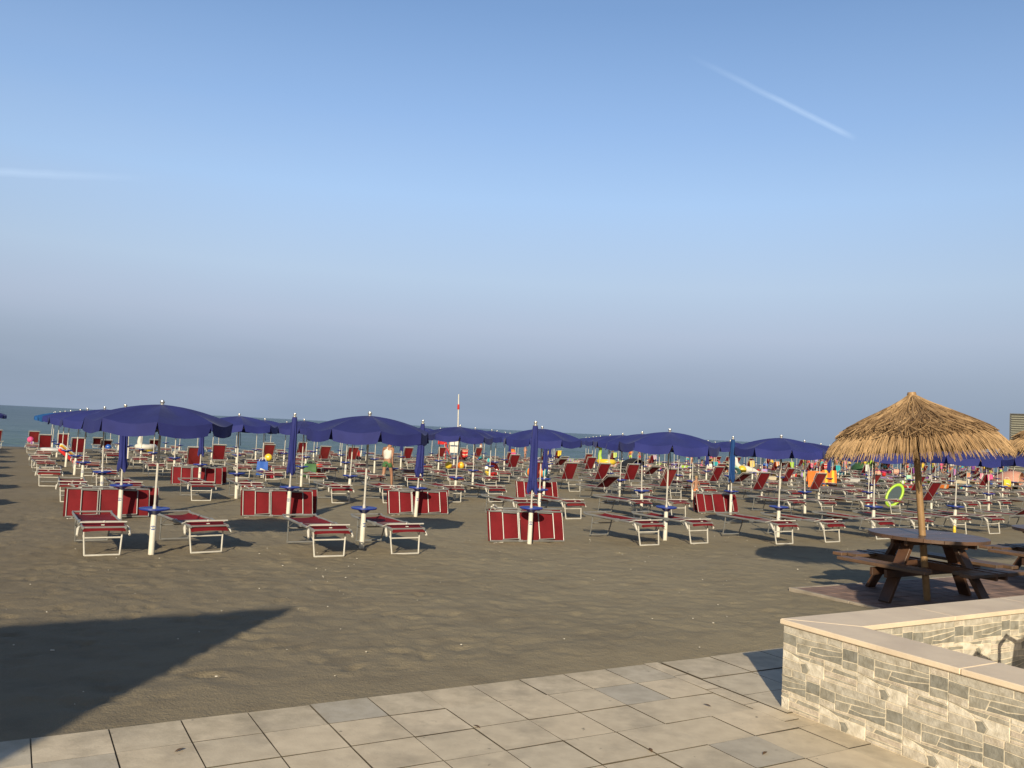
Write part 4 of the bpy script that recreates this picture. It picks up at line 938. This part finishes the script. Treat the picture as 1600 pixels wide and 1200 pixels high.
ballobj(33.4, 57.0, .55, .26, ['orange'], 'orange ball hanging from a far parasol near the waterline')
ballobj(14.95, 24.3, .62, .15, ['blue', 'white', 'turquoise', 'orange'], 'blue, white and orange ball on the tray behind the tipped loungers')
ballobj(15.4, 24.2, .60, .16, ['turquoise', 'white', 'blue', 'orange'], 'turquoise and white ball beside the blue ball behind the tipped loungers')
ballobj(16.3, 33.2, .42, .16, ['yellow'], 'yellow ball lying on a lounger, left one of a yellow pair')
ballobj(16.95, 33.3, .42, .16, ['yellow', 'orange'], 'yellow and orange ball lying on a lounger, right one of a yellow pair')
ballobj(8.2, 31.6, .62, .14, ['yellow'], 'small yellow ball on the tray above the blue hanging bag')
def ring(u, s, dz, R0, r, cols, label, rx=R(80), rz=0):
    t = thing('swim_ring', u, s, label, 'swim ring', rz, dz); t.rotation_euler = (rx, 0, rz); n = 24
    b = MB(); pts = [Vector((R0 * math.cos(2 * math.pi * i / n), R0 * math.sin(2 * math.pi * i / n), 0)) for i in range(n)]; b.path(pts, r, 8, closed=True); b.m = [((i // 8) // 4) % len(cols) for i in range(len(b.f))]; b.build('ring', [cm(c, shiny=True) for c in cols], t); return t
ring(18.7, 33.7, .42, .24, .10, ['red', 'red', 'white', 'yellow'], 'red, white and yellow swim ring hanging on a parasol post', rz=R(20))
def bag(u, s, dz, w_, h_, d_, c1, c2, label, cat='bag'):
    t = thing('beach_bag', u, s, label, cat, random.uniform(-.3, .3), dz)
    b = MB(); b.sheet(lambda a, v: Vector(((a * 2 - 1) * w_ / 2 * (1 - .12 * v), -d_ / 2 * math.sin(math.pi * v) - .02 * math.sin(a * 7), v * h_)), 8, 8); b.sheet(lambda a, v: Vector(((a * 2 - 1) * w_ / 2 * (1 - .12 * v), d_ / 2 * math.sin(math.pi * v) + .01, v * h_)), 8, 8); b.build('body', cm(c1), t)
    b = MB(); b.box((0, -d_ / 2 - .005, h_ * .42), (w_ * .6, .015, h_ * .12), Matrix.Rotation(R(20), 3, 'Y')); b.build('stripe', cm(c2), t, bevel=.004)
    b = MB(); b.path([(-w_ * .3, 0, h_), (-w_ * .2, 0, h_ + .12), (w_ * .2, 0, h_ + .12), (w_ * .3, 0, h_)], .012, 6); b.build('handle', cm(c2), t); return t
bag(7.95, 31.4, .12, .42, .5, .16, 'blue', 'white', 'blue beach bag with white stripe hanging under a tray left of centre')
bag(9.9, 32.0, .05, .5, .5, .25, 'green', 'green', 'large green bag standing on the sand beside an orange-red ball')
bag(8.25, 31.6, .02, .35, .3, .12, 'crimson', 'crimson', 'small crimson bag on the sand under the blue hanging bag')
# duck float
t = thing('inflatable_duck', 34.0, 45.8, 'yellow inflatable duck float standing on a lounger right of centre', 'inflatable', R(160), .42)
b = MB(); b.torus((0, 0, .15), .38, .17, 22, 9, sc=(1.3, 1, 1)); b.build('ring', cm('yellow', shiny=True), t); b = MB(); b.path([(.4, 0, .2), (.45, 0, .55), (.42, 0, .9), (.44, 0, 1.1)], [.16, .11, .10, .13], 12); b.ball((.46, 0, 1.12), .15); b.build('head', cm('lime', shiny=True), t); b = MB(); b.path([(.58, 0, 1.1), (.75, 0, 1.06)], [.06, .03], 8); b.build('beak', cm('orange', shiny=True), t)
# white seal-like float
t = thing('inflatable_seal', 36.3, 35.6, 'white inflatable seal float lying on loungers behind the teal parasol', 'inflatable', R(185), .42)
b = MB(); b.path([(-.8, 0, .1), (-.5, 0, .18), (0, 0, .24), (.4, 0, .3), (.6, 0, .55), (.62, 0, .8), (.72, 0, .86), (.86, 0, .82)], [.03, .13, .22, .2, .14, .12, .11, .05], 12); b.build('body', cm('white', shiny=True), t)
for sx in (-1, 1): b = MB(); b.ball((.25, sx * .28, .14), .16, sc=(.7, 1.2, .25)); b.build('flipper', cm('white', shiny=True), t)
t = thing('swim_ring', 35.0, 35.1, 'green swim ring leaning beside the white seal float', 'swim ring', 0, .55); t.rotation_euler = (R(60), 0, R(20)); b = MB(); b.torus((0, 0, 0), .24, .10, 20, 8); b.build('ring', cm('mint', shiny=True), t)
# lime and teal disc
t = thing('bodyboard_disc', 25.35, 18.2, 'large teal disc float with lime green rim leaning on a lounger', 'float', 0, .53); t.rotation_euler = (R(70), R(24), R(-34)); t.scale = (.66, .90, .8)
b = MB(); b.torus((0, 0, 0), .43, .065, 30, 10, sc=(.72, 1, 1)); b.build('rim', cm('lime', shiny=True), t); b = MB(); b.lathe([(.02, -.02), (.40, -.02), (.40, .02), (.02, .02)], 28, sc=(.72, 1, 1)); b.build('disc', mat('teal_net', (.010, .042, .065), .5), t)
# bucket
t = thing('bucket', 19.15, 20.7, 'small white and pink bucket on the sand beside the child', 'bucket'); b = MB(); b.lathe([(.07, 0), (.10, .2), (.105, .2), (.095, .19)], 14); b.build('pail', cm('white', shiny=True), t); b = MB(); b.torus((0, 0, .13), .093, .012, 14, 6); b.build('band', cm('pink', shiny=True), t)
t = thing('sun_cream_bottle', 18.9, 12.0, 'yellow plastic bottle standing on a lounger shelf behind the picnic table', 'bottle', 0, .12); t.scale = (.75,) * 3; b = MB(); b.lathe([(.04, 0), (.045, .02), (.045, .16), (.02, .2), (.018, .22)], 12); b.build('flask', cm('yellow', shiny=True), t); b = MB(); b.lathe([(.022, .22), (.022, .26)], 10); b.build('cap', cm('white', shiny=True), t)
# tents
def tent(u, s, rx, ry, h, c, c2, label):
    t = thing('popup_tent', u, s, label, 'tent', AL + R(20)); n = 20; k = 8; vs = []; fs = []
    b = MB(); b.sheet(lambda a, v: Vector((rx * math.cos(math.pi * a) * math.cos(v * math.pi / 2 * .98) ** .7, ry * (v * 1.6 - .8), h * math.sin(math.pi * a) * math.cos((v - .25) * math.pi / 2 * .9))), 16, 8); b.build('canopy', cm(c), t)
    b = MB(); b.path([(rx * math.cos(math.pi * i / 12), ry * -.82, h * math.sin(math.pi * i / 12) * .94) for i in range(13)], .10 if c2 == 'lime' else .015, 6); b.build('hoop', cm(c2), t); b = MB(); b.box((0, 0, .01), (rx * 1.8, ry * 1.5, .01)); b.build('groundsheet', cm(c2), t, smooth=0)
tent(33.3, 42.5, 1.0, .9, .95, 'black', 'grey', 'low black pop-up beach tent behind the fourth open parasol')
tent(58.3, 33.4, 1.3, 1.1, 1.15, 'salmon', 'cream', 'pale pink pop-up beach tent at the far right under the thatch')
tent(65.0, 50.0, 1.4, 1.1, 1.35, 'green', 'lime', 'dark green domed beach tent with thick lime hoop in the crowd at right')
# pink petal float
t = thing('flower_float', 53.0, 39.0, 'bright pink flower-shaped float on a lounger at right', 'inflatable', 0, .55)
for i in range(7): a = i * 2 * math.pi / 7; b = MB(); b.ball((.42 * math.cos(a), .42 * math.sin(a), .1), .22, 12, sc=(1, 1, .6)); b.build('petal', cm('pink', shiny=True), t)
b = MB(); b.ball((0, 0, .12), .24, 12, sc=(1, 1, .6)); b.build('centre', cm('pink', shiny=True), t)
# notice board, red rescue stand, flag pole by the water
t = thing('notice_board', 31.0, 62.3, 'white notice board on two legs near the waterline at centre', 'sign', AL - R(25))
b = MB(); b.box((0, 0, 1.45), (.72, .04, .62)); b.box((0, 0, .78), (.66, .04, .5)); b.build('panel', cm('white'), t, bevel=.008, smooth=0)
for sx in (-.3, .3): b = MB(); b.tube((sx, .03, 0), (sx, .03, 1.75), .025); b.build('leg', M['whitealu'], t)
t = thing('rescue_stand', 30.0, 61.8, 'tall red rescue stand with seat boards beside the white notice board', 'lifeguard stand', AL)
b = MB(); b.beam((0, 0, 0), (0, 0, 1.75), .12, .12); b.build('post', cm('red'), t, bevel=.01); b = MB(); b.box((-.25, 0, 1.2), (.7, .35, .06)); b.box((-.25, .18, 1.4), (.7, .05, .4)); b.build('seat', cm('red'), t, bevel=.01)
for sx in (-1, 1): b = MB(); b.beam((0, 0, 1.1), (sx * .6, 0, 0), .07, .07); b.build('leg', cm('red'), t, bevel=.006)
t = thing('flag_pole', 31.9, 63.4, 'tall thin white pole with red band rising above the horizon', 'pole'); t.rotation_euler = (0, -.03, 0)
b = MB(); b.path([(0, 0, 0), (0, 0, 3.35), (0, 0, 5.35)], [.055, .05, .042], 12); b.build('mast', M['plastic'], t); b = MB(); b.lathe([(.08, 4.10), (.095, 4.12), (.09, 4.50), (.07, 4.52)], 12); b.build('band', cm('red'), t)

# towels and clothes on loungers: (row, column, side, form, colour)
rt = random.Random(8)
def towel_flat(u, s, z, ang, c, c2, label, ln=1.0, wd=.62):
    seed = rt.random() * 9; b = MB(); b.sheet(lambda a, v: Vector(((a * 2 - 1) * (wd / 2 + .05), .6 + ln * v, LH + .032 + .012 * math.sin(a * 8 + seed + v * 3) - (max(0, abs(a * 2 - 1) - .8) * 1.0) ** 1)), 12, 8, th=.012)
    b.m = [1 if (i // 12) % 3 == 1 else 0 for i in range(len(b.f))]
    o = b.build('towel', [cm(c), cm(c2)], None); o.location = P(u, s, z); o.rotation_euler = (0, 0, AL + ang); tag(o, label, 'towel', 'towels lying on loungers'); return o
def towel_hang(u, s, z, ang, c, c2, label, wd=.6, h=.75, z0=.55):
    seed = rt.random() * 9; b = MB(); b.sheet(lambda a, v: Vector(((a * 2 - 1) * wd / 2 * (1 - .1 * v * math.sin(seed)), -.02 + .035 * math.sin(a * 9 + seed) * v - .06 * v, z0 + h * (1 - v) - .05 * math.sin(a * 4 + seed) * v)), 12, 8); b.sheet(lambda a, v: Vector(((a * 2 - 1) * wd / 2, -.02 + .10 * v + .02 * math.sin(a * 7 + seed) * v, z0 + h - h * .7 * v)), 12, 6)
    b.m = [1 if (i % 12) in (2, 3, 8, 9) else 0 for i in range(len(b.f))]
    o = b.build('towel', [cm(c), cm(c2)], None); o.location = P(u, s, z); o.rotation_euler = (0, 0, AL + ang); tag(o, label, 'towel', 'towels hung up to dry'); return o
def towel_back(u, s, z, ang, stt, c, c2, label, wd, h):
    """draped over the top of a raised backrest, falling down its inland side"""
    yt, zt = (.22, 1.03) if stt == 'raised' else (.01, .80); yt *= .97; seed = rt.random() * 9; sk = rt.uniform(-.07, .07); sh_ = rt.uniform(-.06, .06)
    b = MB(); b.sheet(lambda a, v: Vector((sh_ + (a * 2 - 1) * wd / 2 * (1 - .15 * v) + sk * v, yt - .045 - .02 * v + .028 * math.sin(a * 10 + seed) * v, zt + .012 - h * v * (1 + .18 * math.sin(a * 3 + seed)))), 12, 8)
    sl_ = 1.3 if stt == 'raised' else .6
    b.sheet(lambda a, v: Vector((sh_ + (a * 2 - 1) * wd / 2 * (1 - .1 * v), yt - .045 + .07 * min(1, v * 4) + (h * .8 * v) / sl_ * .8, zt + .018 - .8 * h * max(0, v - .1) * .9)), 12, 6)
    md = rt.choice([0, 1, 2]); b.m = [(1 if (md == 1 and (i % 12) in (2, 3, 8, 9)) or (md == 2 and ((i // 12) % 4 == 1)) else 0) for i in range(len(b.f))]
    o = b.build('towel', [cm(c), cm(c2)], None); o.location = P(u, s, z); o.rotation_euler = (0, 0, AL + ang); tag(o, label, 'towel', 'towels hung over backrests'); return o
tu, ts = 32.3, 27.4
towel_hang(32.1, 27.2, gzf(32, 27), -.3, 'orange', 'orange', 'orange towel draped to dry over a lounger, left one of two orange ones', .75, .7, .25)
towel_hang(33.2, 27.3, gzf(33, 27), -.3, 'orange', 'yellow', 'orange and yellow towel draped to dry, right one of two orange ones', .75, .75, .25)
lst = [x for x in loungers[:296] if x[6] > 30 and x[2] != 'tipped']
lst.sort(key=lambda x: rt.random() - (.9 if x[6] > 46 and x[0] > 34 else 0) - (.25 if x[6] > 46 else 0)); n = 0; tc_ = ['pink', 'white', 'orange', 'turquoise', 'yellow', 'red', 'lilac', 'lime', 'blue', 'salmon', 'cream', 'purple', 'mint', 'black']
for (u, s, stt, fab, ang, lab, dist) in lst[:96]:
    c = rt.choice(tc_); c2 = rt.choice([c, 'white', 'cream', rt.choice(tc_)]); where = lab.split(' on the ')[1].replace(' of the ', ' of ').replace(' in the ', ', ')
    nm = c if c == c2 else f'{c} and {c2}'
    if stt == 'flat' and rt.random() < .66: towel_flat(u, s, gzf(u, s), ang, c, c2, f"{nm} towel spread on the lounger {where}")
    elif stt != 'flat': 
        towel_back(u, s, gzf(u, s), ang, stt, c, c2, f"{nm} towel hung over the lounger {where}", rt.uniform(.30, .46), rt.uniform(.25, .42))
    else: 
        if rt.random() < .65: bag(u, s - .0, .43, rt.uniform(.3, .45), rt.uniform(.25, .4), .16, c, c2, f"{c} bag with {c2} stripe on the lounger {where}")
        else: ballobj(u, s + .5, .41, rt.uniform(.09, .15), [c, c2], f"{nm} ball on the lounger {where}")
# specks of shell and litter
sh = MB(); rs2 = random.Random(4)
for i in range(150):
    u = rs2.uniform(-1, 14); s = rs2.uniform(5.6, 14) if i < 190 else rs2.uniform(2, 5.3); 
    if s < 5.35 and i < 190: continue
    if u > 8.3 and s < 8.1: continue
    if u > 4.5 and s < 5.4: continue
    r = rs2.uniform(.003, .008) * (1.5 if i % 17 == 0 else 1); z = gzf(u, s) + .012 if s > 5.4 else .002
    sh.ball(P(u, s, z + r * .3), r, 6, sc=(rs2.uniform(.8, 1.6), rs2.uniform(.6, 1.2), .6))
tag(sh.build('shells', mat('shell_white', (.75, .70, .60), .6)), 'small white shell and paper specks scattered over the sand', 'shell bits', kind='stuff')
lf = MB()
for (u, s) in ((2.55, 4.62), (3.3, 3.9), (1.2, 4.2), (3.9, 3.6), (0.9, 4.9), (4.2, 4.4), (2.9, 3.3)):
    a = rs2.uniform(0, 3); lf.sheet(lambda p_, q_, u=u, s=s, a=a: P(u, s, .006) + Vector((math.cos(a) * (p_ - .5) * .07 - math.sin(a) * (q_ - .5) * .02 * math.sin(math.pi * p_), math.sin(a) * (p_ - .5) * .07 + math.cos(a) * (q_ - .5) * .02 * math.sin(math.pi * p_), .006 * math.sin(p_ * 3.1))), 5, 3)
tag(lf.build('dry_leaves', mat('dry_leaf', (.16, .09, .04), .8)), 'few dry leaf scraps lying on the paving tiles', 'leaves', kind='stuff')
